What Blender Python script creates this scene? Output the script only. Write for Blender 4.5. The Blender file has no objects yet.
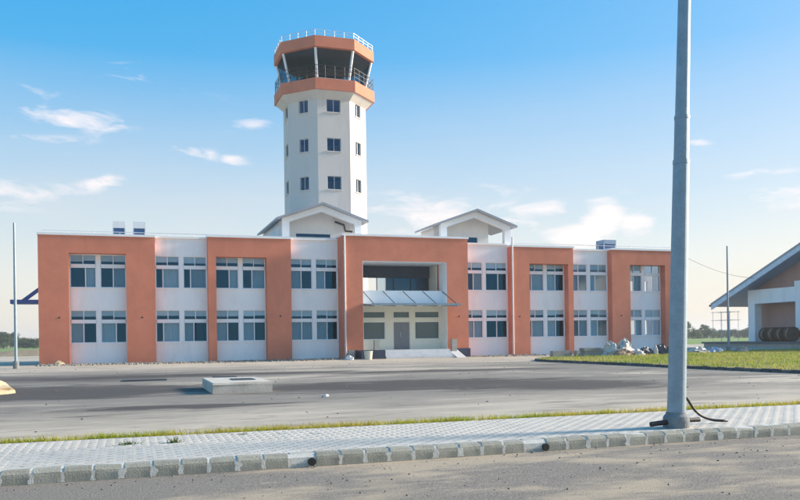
import bpy, math, random
import numpy as np
from mathutils import Vector
R = math.radians
random.seed(7)
rng = np.random.default_rng(7)
scene = bpy.context.scene
COL = scene.collection

# ------------------------------------------------------------------ camera
YAW, ROLL, EYE = 18.6, 0.8, 1.5
cam = bpy.data.cameras.new('camera')
cam.sensor_width = 36.0
cam.lens = 36.0
cam.shift_y = 90.0 / 800.0
cam.clip_start = 0.1
cam.clip_end = 9000
camo = bpy.data.objects.new('camera', cam)
COL.objects.link(camo)
camo.location = (0, 0, EYE)
from mathutils import Matrix
camo.matrix_world = (Matrix.Translation((0, 0, EYE)) @ Matrix.Rotation(R(-YAW), 4, 'Z')
                     @ Matrix.Rotation(R(90), 4, 'X') @ Matrix.Rotation(R(-ROLL), 4, 'Z'))
scene.camera = camo

# ------------------------------------------------------------------ light
SUN_AZ, SUN_EL = 94.0, 20.0          # azimuth clockwise from +Y
world = bpy.data.worlds.new('World')
scene.world = world
world.use_nodes = True
NT = world.node_tree
NT.nodes.clear()
SKY_STRENGTH = 0.15
HAZE = 0.00045
SUN_STRENGTH = 2.3
EXPOSURE = 2.0
SKY_GAMMA, SKY_SAT, SKY_VALUE = 0.31, 3.45, 1.01


def wn(t, **kw):
    n = NT.nodes.new(t)
    for k, v in kw.items():
        setattr(n, k, v)
    return n


def wmath(op, a, b=None, clamp=False):
    n = wn('ShaderNodeMath', operation=op)
    n.use_clamp = clamp
    for i, v in enumerate((a, b)):
        if v is None:
            continue
        if isinstance(v, (int, float)):
            n.inputs[i].default_value = v
        else:
            NT.links.new(v, n.inputs[i])
    return n.outputs[0]


def wdot(v, c):
    n = wn('ShaderNodeVectorMath', operation='DOT_PRODUCT')
    NT.links.new(v, n.inputs[0])
    n.inputs[1].default_value = c
    return n.outputs['Value']


def build_world():
    out = wn('ShaderNodeOutputWorld')
    bg = wn('ShaderNodeBackground')
    bg.inputs['Strength'].default_value = SKY_STRENGTH
    NT.links.new(bg.outputs[0], out.inputs[0])
    sky = wn('ShaderNodeTexSky', sky_type='NISHITA')
    sky.sun_disc = False
    sky.sun_elevation = R(SUN_EL)
    sky.sun_rotation = R(SUN_AZ)
    sky.altitude = 0
    sky.air_density = 1.0
    sky.dust_density = 1.2
    sky.ozone_density = 2.2
    hs = wn('ShaderNodeHueSaturation')
    hs.inputs['Saturation'].default_value = SKY_SAT
    hs.inputs['Value'].default_value = SKY_VALUE
    gm = wn('ShaderNodeGamma')
    gm.inputs['Gamma'].default_value = SKY_GAMMA
    NT.links.new(sky.outputs[0], gm.inputs['Color'])
    NT.links.new(gm.outputs[0], hs.inputs['Color'])
    tc = wn('ShaderNodeTexCoord')
    nm = wn('ShaderNodeVectorMath', operation='NORMALIZE')
    NT.links.new(tc.outputs['Generated'], nm.inputs[0])
    d = nm.outputs[0]
    # noise for the cloud edges, stretched sideways
    mp = wn('ShaderNodeMapping')
    mp.inputs['Scale'].default_value = (1, 1, 3.4)
    NT.links.new(d, mp.inputs['Vector'])
    n1 = wn('ShaderNodeTexNoise')
    n1.inputs['Scale'].default_value = 17
    n1.inputs['Detail'].default_value = 9
    n1.inputs['Roughness'].default_value = 0.58
    n1.inputs['Distortion'].default_value = 0.5
    NT.links.new(mp.outputs[0], n1.inputs['Vector'])
    n2 = wn('ShaderNodeTexNoise')
    n2.inputs['Scale'].default_value = 2.4
    n2.inputs['Detail'].default_value = 5
    n2.inputs['Roughness'].default_value = 0.6
    mp2 = wn('ShaderNodeMapping')
    mp2.inputs['Scale'].default_value = (1, 1, 4.0)
    NT.links.new(d, mp2.inputs['Vector'])
    NT.links.new(mp2.outputs[0], n2.inputs['Vector'])
    noise = n1.outputs[0]
    # wisps and the cumulus: azimuth (deg from +Y), elevation, half width, half height, tilt, gain
    total = None
    for az, el, w, h, tilt, gain in CLOUDS:
        a, e = R(az), R(el)
        c = Vector((math.sin(a) * math.cos(e), math.cos(a) * math.cos(e), math.sin(e)))
        rv = Vector((math.cos(a), -math.sin(a), 0))
        uv = rv.cross(c)
        t = R(tilt)
        rr = rv * math.cos(t) + uv * math.sin(t)
        uu = uv * math.cos(t) - rv * math.sin(t)
        x = wmath('MULTIPLY', wdot(d, rr), 1 / math.tan(R(w)))
        y = wmath('MULTIPLY', wmath('SUBTRACT', wdot(d, uu), 0.0), 1 / math.tan(R(h)))
        s = wmath('ADD', wmath('MULTIPLY', x, x), wmath('MULTIPLY', y, y))
        g = wmath('EXPONENT', wmath('MULTIPLY', s, -1.0))
        g = wmath('MULTIPLY', g, wmath('GREATER_THAN', wdot(d, c), 0.0))
        g = wmath('MULTIPLY', g, gain)
        total = g if total is None else wmath('MAXIMUM', total, g)
    nn = wmath('MULTIPLY', wmath('SUBTRACT', noise, 0.5), 2.9)
    dens = wmath('ADD', total, nn)
    dens = wmath('MULTIPLY', wmath('SUBTRACT', dens, 0.42), 1.25, clamp=True)
    dens = wmath('MULTIPLY', dens, wmath('MULTIPLY', total, 2.2, clamp=True))
    # thin high veil towards the horizon
    sep = wn('ShaderNodeSeparateXYZ')
    NT.links.new(d, sep.inputs[0])
    el = sep.outputs['Z']
    hz = wmath('SUBTRACT', 1.0, wmath('DIVIDE', wmath('ABSOLUTE', el), 0.33), clamp=True)
    hz = wmath('POWER', hz, 0.9)
    veil = wmath('MULTIPLY', hz, wmath('ADD', 0.48, wmath('MULTIPLY', n2.outputs[0], 0.75)), clamp=True)
    veil = wmath('MULTIPLY', veil, 0.94)
    mix1 = wn('ShaderNodeMix', data_type='RGBA')
    NT.links.new(veil, mix1.inputs['Factor'])
    NT.links.new(hs.outputs[0], mix1.inputs['A'])
    mix1.inputs['B'].default_value = VEIL_COL
    mix2 = wn('ShaderNodeMix', data_type='RGBA')
    NT.links.new(wmath('MULTIPLY', dens, 0.8, clamp=True), mix2.inputs['Factor'])
    NT.links.new(mix1.outputs['Result'], mix2.inputs['A'])
    mix2.inputs['B'].default_value = CLOUD_COL
    NT.links.new(mix2.outputs['Result'], bg.inputs['Color'])


VEIL_COL = (1.62, 1.42, 1.28, 1)
CLOUD_COL = (1.95, 1.76, 1.72, 1)


def px_dir(x, y):
    """azimuth and elevation of a place in the sky, read once from the photograph"""
    u, v = (x - 400) / 800.0, (340 - y) / 800.0
    c, s = math.cos(R(ROLL)), math.sin(R(ROLL))
    a, b = u * c + v * s, -u * s + v * c
    return YAW + math.degrees(math.atan(a)), math.degrees(math.atan2(b, math.hypot(1, a)))


CLOUDS = []
for (x, y, w, h, t, g) in [
        (72, 119, 3.6, 0.75, -2, 1.0), (38, 138, 3.2, 0.6, 0, 0.72), (98, 186, 2.0, 0.6, 12, 0.95), (60, 193, 3.4, 0.7, 10, 0.7),
        (12, 194, 2.4, 1.0, 0, 0.8), (195, 152, 2.2, 0.5, -12, 0.72), (232, 160, 1.2, 0.4, -10, 0.7), (250, 123, 1.6, 0.45, 3, 0.62),
        (150, 78, 3.4, 0.7, -8, 0.55), (25, 90, 3.0, 0.6, 0, 0.5),
        (602, 222, 1.7, 1.6, 0, 1.7), (584, 236, 2.6, 1.1, 0, 1.5), (632, 226, 1.6, 1.1, 0, 1.3), (420, 212, 6.0, 1.5, 0, 0.8), (520, 215, 5.0, 1.2, 0, 0.75), (770, 173, 3.6, 0.35, 1, 0.9),
        (785, 200, 3.6, 1.2, 0, 0.7), (697, 141, 1.0, 0.45, -20, 0.7), (400, 215, 3.5, 1.5, 0, 0.6), (480, 190, 5.0, 0.9, 3, 0.45)]:
    az, el = px_dir(x, y)
    CLOUDS.append((az, el, w, h, t, g))
# the same kind of sky goes on around the horizon, out of view
for k in range(9):
    CLOUDS.append((YAW + 60 + k * 30, 7 + 5 * ((k * 37) % 5) / 2.0, 6 + (k % 3) * 2, 1.4, (k % 5) * 3 - 6, 0.75))
build_world()

sun = bpy.data.lights.new('sun', 'SUN')
sun.energy = SUN_STRENGTH
sun.angle = R(10.0)
sun.color = (1.0, 0.86, 0.70)
suno = bpy.data.objects.new('sun', sun)
COL.objects.link(suno)
sd = Vector((math.sin(R(SUN_AZ)) * math.cos(R(SUN_EL)), math.cos(R(SUN_AZ)) * math.cos(R(SUN_EL)), math.sin(R(SUN_EL))))
suno.rotation_euler = sd.to_track_quat('Z', 'Y').to_euler()
suno.location = (60, 20, 40)

vs = scene.view_settings
vs.view_transform = 'Standard'
vs.look = 'None'
vs.gamma = 1
vs.use_curve_mapping = False
vs.exposure = EXPOSURE
scene.render.resolution_x = 1024
scene.render.resolution_y = 640

# ------------------------------------------------------------------ materials
MATS = {}


def lk(nt, a, b):
    nt.links.new(a, b)


def new_mat(name):
    m = bpy.data.materials.new(name)
    m.use_nodes = True
    nt = m.node_tree
    nt.nodes.clear()
    o = nt.nodes.new('ShaderNodeOutputMaterial')
    b = nt.nodes.new('ShaderNodeBsdfPrincipled')
    nt.links.new(b.outputs[0], o.inputs[0])
    MATS[name] = m
    return m, nt, b, o


def noise(nt, vec, scale, detail=5, rough=0.6, dist=0.0):
    n = nt.nodes.new('ShaderNodeTexNoise')
    n.inputs['Scale'].default_value = scale
    n.inputs['Detail'].default_value = detail
    n.inputs['Roughness'].default_value = rough
    n.inputs['Distortion'].default_value = dist
    if vec is not None:
        nt.links.new(vec, n.inputs['Vector'])
    return n.outputs[0]


def ramp(nt, fac, stops):
    r = nt.nodes.new('ShaderNodeValToRGB')
    e = r.color_ramp.elements
    while len(e) < len(stops):
        e.new(0.5)
    for i, (p, c) in enumerate(stops):
        e[i].position = p
        e[i].color = (c, c, c, 1) if isinstance(c, (int, float)) else (c[0], c[1], c[2], 1)
    nt.links.new(fac, r.inputs[0])
    return r.outputs[0]


def mixc(nt, fac, a, b, mode='MIX'):
    m = nt.nodes.new('ShaderNodeMix')
    m.data_type = 'RGBA'
    m.blend_type = mode
    for key, v in (('Factor', fac), ('A', a), ('B', b)):
        if isinstance(v, (int, float)):
            m.inputs[key].default_value = v
        elif isinstance(v, tuple):
            m.inputs[key].default_value = (v[0], v[1], v[2], 1)
        else:
            nt.links.new(v, m.inputs[key])
    return m.outputs['Result']


def pos(nt, scale=(1, 1, 1)):
    g = nt.nodes.new('ShaderNodeNewGeometry')
    mp = nt.nodes.new('ShaderNodeMapping')
    mp.inputs['Scale'].default_value = scale
    nt.links.new(g.outputs['Position'], mp.inputs['Vector'])
    return mp.outputs[0]


def bump(nt, b, h, strength, dist=0.02):
    n = nt.nodes.new('ShaderNodeBump')
    n.inputs['Strength'].default_value = strength
    n.inputs['Distance'].default_value = dist
    nt.links.new(h, n.inputs['Height'])
    nt.links.new(n.outputs[0], b.inputs['Normal'])


def plain(name, col, rough=0.6, metal=0.0, var=0.12, scale=2.0, fine=30.0, bmp=0.15, stain=None, stretch=(1, 1, 1), per_object=0.0):
    m, nt, b, o = new_mat(name)
    p = pos(nt, stretch)
    n1 = noise(nt, p, scale, 6, 0.6)
    n2 = noise(nt, pos(nt), fine, 4, 0.65)
    k = ramp(nt, n1, [(0.25, 1 - var), (0.75, 1 + var)])
    k2 = ramp(nt, n2, [(0.2, 1 - var * 0.7), (0.8, 1 + var * 0.7)])
    c = mixc(nt, 1.0, col, k, 'MULTIPLY')
    c = mixc(nt, 1.0, c, k2, 'MULTIPLY')
    if per_object:
        oi = nt.nodes.new('ShaderNodeObjectInfo')
        c = mixc(nt, 1.0, c, ramp(nt, oi.outputs['Random'], [(0, 1 - per_object), (1, 1 + per_object)]), 'MULTIPLY')
    if stain:
        sc, scol, amt = stain
        ns = noise(nt, pos(nt, (1, 1, 0.25)), sc, 7, 0.65, 0.6)
        f = ramp(nt, ns, [(0.52, 0.0), (0.72, amt)])
        c = mixc(nt, f, c, scol)
    lk(nt, c, b.inputs['Base Color'])
    b.inputs['Roughness'].default_value = rough
    b.inputs['Metallic'].default_value = metal
    if bmp:
        bump(nt, b, n2, bmp)
    return m


TERRA = plain('terracotta_render', (0.66, 0.225, 0.135), 0.85, var=0.13, scale=0.7, fine=14, bmp=0.35, stain=(0.9, (0.54, 0.18, 0.105), 0.5))
WHITE = plain('white_wall_paint', (0.90, 0.90, 0.90), 0.7, var=0.035, scale=0.5, fine=8, bmp=0.06, stain=(0.8, (0.60, 0.60, 0.58), 0.35))
TOWERW = plain('tower_white_paint', (0.68, 0.63, 0.59), 0.75, var=0.035, scale=0.4, fine=8, bmp=0.06, stain=(0.5, (0.50, 0.47, 0.44), 0.5))
FRAME = plain('white_aluminium', (0.82, 0.83, 0.85), 0.4, var=0.03, bmp=0)
CREAM = plain('cream_wall_paint', (0.74, 0.74, 0.64), 0.7, var=0.04, bmp=0.05)
NAVY = plain('navy_granite', (0.030, 0.045, 0.085), 0.35, var=0.25, fine=40, bmp=0.05)
MARBLE = plain('pale_step_stone', (0.66, 0.67, 0.68), 0.5, var=0.08, scale=3, bmp=0.1, stain=(1.5, (0.45, 0.44, 0.40), 0.5))
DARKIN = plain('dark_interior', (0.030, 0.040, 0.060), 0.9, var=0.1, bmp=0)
BEAMBL = plain('blue_grey_beam', (0.055, 0.075, 0.11), 0.8, var=0.1, bmp=0)
CURT = plain('grey_curtain', (0.48, 0.54, 0.56), 0.9, var=0.10, scale=1.2, fine=6, bmp=0, stretch=(14, 14, 0.6), per_object=0.25)
BLIND = plain('pale_blind', (0.92, 0.92, 0.88), 0.85, var=0.07, bmp=0, per_object=0.2)
STEEL = plain('galvanised_steel', (0.24, 0.32, 0.38), 0.5, metal=0.4, var=0.15, scale=5, fine=40, bmp=0.05)
RAIL = plain('pale_rail_steel', (0.62, 0.64, 0.66), 0.45, metal=0.3, var=0.1, bmp=0)
DARKST = plain('dark_steel', (0.045, 0.05, 0.055), 0.5, metal=0.3, var=0.2, bmp=0)
PIPEW = plain('white_plastic_pipe', (0.72, 0.71, 0.70), 0.45, var=0.06, bmp=0)
BLACK = plain('black_plastic', (0.012, 0.012, 0.013), 0.5, var=0.2, bmp=0)
ROOFG = plain('grey_roof_sheet', (0.33, 0.36, 0.41), 0.5, var=0.1, scale=1.2, bmp=0.05)
ROOFB = plain('blue_roof_sheet', (0.30, 0.40, 0.52), 0.5, var=0.08, scale=1.2, bmp=0.05)
BLUEST = plain('blue_canopy_paint', (0.09, 0.14, 0.38), 0.5, var=0.12, bmp=0)
CONC = plain('concrete', (0.40, 0.385, 0.35), 0.85, var=0.16, scale=2.5, fine=30, bmp=0.4, stain=(3.0, (0.22, 0.21, 0.19), 0.6))
COLLAR = plain('collar_concrete', (0.20, 0.22, 0.225), 0.85, var=0.2, scale=6, fine=40, bmp=0.5, stain=(6.0, (0.14, 0.15, 0.15), 0.6))
PAVER = plain('pale_paver', (0.58, 0.535, 0.46), 0.85, var=0.10, scale=1.5, fine=60, bmp=0.35, stain=(2.0, (0.38, 0.37, 0.34), 0.5), per_object=0.05)
KERB = plain('kerb_stone', (0.34, 0.33, 0.27), 0.9, var=0.2, scale=4, fine=50, bmp=0.6, stain=(5.0, (0.24, 0.235, 0.19), 0.7), per_object=0.14)
MORTAR = plain('pale_mortar', (0.60, 0.59, 0.54), 0.9, var=0.15, scale=8, fine=50, bmp=0.5)
DRAINM = plain('drain_mortar', (0.44, 0.43, 0.38), 0.9, var=0.2, scale=8, fine=50, bmp=0.5)
DKERB = plain('island_kerb', (0.12, 0.115, 0.11), 0.9, var=0.25, scale=3, fine=30, bmp=0.5, per_object=0.3)
SOIL = plain('dry_soil', (0.28, 0.22, 0.14), 0.95, var=0.25, scale=2, fine=20, bmp=0.6)
SAND = plain('sand_heap', (0.48, 0.38, 0.25), 0.95, var=0.15, scale=4, fine=30, bmp=0.5)
RUB = plain('rubble', (0.34, 0.32, 0.28), 0.9, var=0.35, scale=5, fine=30, bmp=0.4)
RUBD = plain('dark_rubble', (0.16, 0.15, 0.135), 0.9, var=0.35, scale=5, fine=30, bmp=0.4)
RUBG = plain('foot_rubble', (0.25, 0.24, 0.20), 0.9, var=0.4, scale=5, fine=30, bmp=0.4)
SHEETW = plain('dirty_white_sheet', (0.56, 0.53, 0.48), 0.6, var=0.14, scale=3, bmp=0.1, stain=(2.0, (0.38, 0.32, 0.26), 0.6))
SHEETD = plain('dark_blue_sheet', (0.035, 0.05, 0.075), 0.45, var=0.3, scale=3, bmp=0.1)
WOOD = plain('weathered_wood', (0.42, 0.235, 0.13), 0.8, var=0.3, scale=3, fine=25, bmp=0.3, stretch=(8, 8, 1))
WOODD = plain('dark_wood', (0.15, 0.085, 0.05), 0.85, var=0.3, scale=3, fine=25, bmp=0.3)
PINK = plain('dusty_brown_wall', (0.46, 0.31, 0.27), 0.85, var=0.1, scale=0.6, bmp=0.1)
BARK = plain('bark', (0.11, 0.085, 0.06), 0.9, var=0.3, scale=3, bmp=0.3)
BUCKET = plain('cream_plastic', (0.62, 0.60, 0.50), 0.6, var=0.1, bmp=0)
PLANK = plain('grey_plank', (0.27, 0.28, 0.25), 0.85, var=0.2, scale=2, bmp=0.3)


def glass_mat(name, tint, refl, rough=0.02, ior_mix=0.35):
    m = bpy.data.materials.new(name)
    m.use_nodes = True
    nt = m.node_tree
    nt.nodes.clear()
    o = nt.nodes.new('ShaderNodeOutputMaterial')
    t = nt.nodes.new('ShaderNodeBsdfTransparent')
    t.inputs[0].default_value = (*tint, 1)
    g = nt.nodes.new('ShaderNodeBsdfGlossy')
    g.inputs[0].default_value = (*refl, 1)
    g.inputs['Roughness'].default_value = rough
    lw = nt.nodes.new('ShaderNodeLayerWeight')
    lw.inputs['Blend'].default_value = ior_mix
    n = noise(nt, pos(nt), 1.3, 2, 0.5)
    bn = nt.nodes.new('ShaderNodeBump')
    bn.inputs['Strength'].default_value = 0.05
    nt.links.new(n, bn.inputs['Height'])
    nt.links.new(bn.outputs[0], g.inputs['Normal'])
    mx = nt.nodes.new('ShaderNodeMixShader')
    mp = nt.nodes.new('ShaderNodeMapRange')
    mp.inputs['To Min'].default_value = 0.15
    mp.inputs['To Max'].default_value = 0.9
    nt.links.new(lw.outputs['Fresnel'], mp.inputs['Value'])
    nt.links.new(mp.outputs[0], mx.inputs[0])
    nt.links.new(t.outputs[0], mx.inputs[1])
    nt.links.new(g.outputs[0], mx.inputs[2])
    nt.links.new(mx.outputs[0], o.inputs[0])
    return m


GLASS = glass_mat('blue_tinted_glass', (0.90, 0.95, 0.97), (0.012, 0.17, 0.36), ior_mix=0.02)
CABGL = glass_mat('cab_glass', (0.34, 0.50, 0.56), (0.03, 0.12, 0.22), ior_mix=0.02)
GLASSG = glass_mat('clear_shop_glass', (0.85, 0.90, 0.90), (0.10, 0.15, 0.17), ior_mix=0.02)
CANGL = plain('frosted_canopy_sheet', (0.60, 0.68, 0.72), 0.35, var=0.08, bmp=0)


def asphalt_lot():
    m, nt, b, o = new_mat('lot_asphalt')
    p = pos(nt)
    fine = noise(nt, p, 45, 5, 0.7)
    mid = noise(nt, pos(nt, (0.30, 1.0, 1)), 0.9, 8, 0.66, 0.5)
    big = noise(nt, pos(nt, (0.05, 0.16, 1)), 1.0, 7, 0.60, 0.8)
    base = ramp(nt, fine, [(0.2, (0.165, 0.145, 0.118)), (0.8, (0.32, 0.285, 0.235))])
    sandc = ramp(nt, fine, [(0.2, (0.46, 0.385, 0.29)), (0.8, (0.64, 0.55, 0.43))])
    dark = ramp(nt, fine, [(0.2, (0.028, 0.024, 0.022)), (0.8, (0.080, 0.068, 0.060))])

    def mth(op, x, y, clamp=False):
        n = nt.nodes.new('ShaderNodeMath')
        n.operation = op
        n.use_clamp = clamp
        for i, v in enumerate((x, y)):
            if isinstance(v, (int, float)):
                n.inputs[i].default_value = v
            else:
                nt.links.new(v, n.inputs[i])
        return n.outputs[0]
    mixd = mth('ADD', mth('MULTIPLY', mid, 0.6), big)
    fs = ramp(nt, mixd, [(0.82, 0.0), (0.93, 0.95)])
    fd = ramp(nt, mixd, [(0.60, 0.85), (0.76, 0.0)])
    sp = nt.nodes.new('ShaderNodeSeparateXYZ')
    nt.links.new(p, sp.inputs[0])
    X, Y = sp.outputs[0], sp.outputs[1]

    def rng_(v, a0, a1):
        mr = nt.nodes.new('ShaderNodeMapRange')
        mr.inputs['From Min'].default_value = a0
        mr.inputs['From Max'].default_value = a1
        nt.links.new(v, mr.inputs['Value'])
        return mr.outputs[0]
    # drifted sand along the building and along the verge
    drift = mth('MAXIMUM', rng_(Y, 40, 47), rng_(Y, 20.0, 14.5))
    drift = mth('MULTIPLY', drift, ramp(nt, mid, [(0.30, 0.25), (0.58, 1.0)]))
    # oil-darkened, freshly tarred patches
    stain = None
    for (cx, cy, rx, ry, gg) in ((8.0, 24.0, 5.6, 2.6, 1.0), (-2.5, 26.0, 5.0, 3.4, 1.0), (12.5, 21.5, 3.6, 2.0, 0.95), (3.0, 35.0, 7.0, 1.5, 0.8), (13.0, 33.0, 6.0, 1.5, 0.7), (0.8, 18.6, 3.0, 0.7, 0.7)):
        ex = mth('MULTIPLY', mth('SUBTRACT', X, cx), 1.0 / rx)
        ey = mth('MULTIPLY', mth('SUBTRACT', Y, cy), 1.0 / ry)
        q = mth('EXPONENT', mth('MULTIPLY', mth('ADD', mth('MULTIPLY', ex, ex), mth('MULTIPLY', ey, ey)), -1.0), 0)
        q = mth('MULTIPLY', q, gg)
        stain = q if stain is None else mth('MAXIMUM', stain, q)
    stain = mth('ADD', stain, mth('MULTIPLY', mth('SUBTRACT', mid, 0.5), 2.2))
    fstain = ramp(nt, stain, [(0.18, 0.0), (0.52, 0.95)])
    c = mixc(nt, fd, base, dark)
    c = mixc(nt, fs, c, sandc)
    c = mixc(nt, drift, c, sandc)
    c = mixc(nt, fstain, c, dark)
    wv = noise(nt, pos(nt, (0.05, 0.9, 1)), 1.2, 4, 0.6, 0.3)
    seam = ramp(nt, wv, [(0.495, 0.0), (0.50, 0.75), (0.505, 0.0)])
    c = mixc(nt, seam, c, (0.075, 0.07, 0.07))
    lk(nt, c, b.inputs['Base Color'])
    b.inputs['Roughness'].default_value = 0.9
    bump(nt, b, fine, 0.6, 0.02)
    return m


def asphalt_road():
    m, nt, b, o = new_mat('road_asphalt')
    p = pos(nt)
    fine = noise(nt, p, 48, 5, 0.8)
    grit = noise(nt, p, 22, 6, 0.75)
    mid = noise(nt, pos(nt, (0.6, 1.5, 1)), 1.3, 7, 0.62, 0.5)
    big = noise(nt, pos(nt, (0.22, 0.7, 1)), 0.9, 5, 0.6, 0.7)
    base = ramp(nt, fine, [(0.30, (0.085, 0.078, 0.066)), (0.5, (0.22, 0.20, 0.172)), (0.68, (0.46, 0.42, 0.36))])
    dust = ramp(nt, grit, [(0.2, (0.38, 0.31, 0.22)), (0.8, (0.58, 0.48, 0.35))])
    s = nt.nodes.new('ShaderNodeMath')
    s.operation = 'MULTIPLY_ADD'
    nt.links.new(mid, s.inputs[0])
    s.inputs[1].default_value = 0.6
    nt.links.new(big, s.inputs[2])
    f = ramp(nt, s.outputs[0], [(0.74, 0.0), (0.88, 0.92)])
    c = mixc(nt, f, base, dust)
    lk(nt, c, b.inputs['Base Color'])
    b.inputs['Roughness'].default_value = 0.9
    bump(nt, b, fine, 1.0, 0.02)
    return m


def field_mat():
    m, nt, b, o = new_mat('field_grass')
    p = pos(nt)
    big = noise(nt, pos(nt, (0.03, 0.03, 1)), 1.0, 6, 0.6)
    fine = noise(nt, p, 3.0, 6, 0.7)
    g = ramp(nt, fine, [(0.25, (0.10, 0.19, 0.03)), (0.75, (0.22, 0.32, 0.06))])
    d = ramp(nt, fine, [(0.25, (0.20, 0.15, 0.09)), (0.75, (0.32, 0.25, 0.16))])
    c = mixc(nt, ramp(nt, big, [(0.60, 0.0), (0.70, 0.6)]), g, d)
    lk(nt, c, b.inputs['Base Color'])
    b.inputs['Roughness'].default_value = 0.95
    bump(nt, b, fine, 0.6, 0.1)
    return m


def blades_mat(name, c1, c2, c3, scale):
    m, nt, b, o = new_mat(name)
    n = noise(nt, pos(nt), scale, 4, 0.65)
    n2 = noise(nt, pos(nt), 25, 2, 0.5)
    c = ramp(nt, n, [(0.33, c1), (0.52, c2), (0.68, c3)])
    c = mixc(nt, 1.0, c, ramp(nt, n2, [(0.3, 0.65), (0.7, 1.35)]), 'MULTIPLY')
    lk(nt, c, b.inputs['Base Color'])
    b.inputs['Roughness'].default_value = 0.7
    b.inputs['Transmission Weight'].default_value = 0.0
    tr = nt.nodes.new('ShaderNodeBsdfTranslucent')
    lk(nt, c, tr.inputs[0])
    mx = nt.nodes.new('ShaderNodeMixShader')
    mx.inputs[0].default_value = 0.45
    nt.links.new(b.outputs[0], mx.inputs[1])
    nt.links.new(tr.outputs[0], mx.inputs[2])
    nt.links.new(mx.outputs[0], o.inputs[0])
    return m


LOT = asphalt_lot()
ROAD = asphalt_road()
FIELD = field_mat()
BLADE = blades_mat('verge_grass', (0.50, 0.38, 0.06), (0.42, 0.40, 0.04), (0.24, 0.33, 0.025), 0.5)
BLADE2 = blades_mat('island_grass', (0.42, 0.37, 0.10), (0.28, 0.33, 0.05), (0.15, 0.26, 0.025), 0.28)
LEAF = blades_mat('tree_leaves', (0.035, 0.07, 0.025), (0.055, 0.10, 0.03), (0.085, 0.13, 0.035), 0.4)
WEED = blades_mat('weed_leaves', (0.06, 0.11, 0.03), (0.08, 0.14, 0.03), (0.12, 0.16, 0.05), 3.0)


# ------------------------------------------------------------------ mesh helpers
WLOC = {}


def V3(v):
    return Vector((float(v[0]), float(v[1]), float(v[2])))


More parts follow.
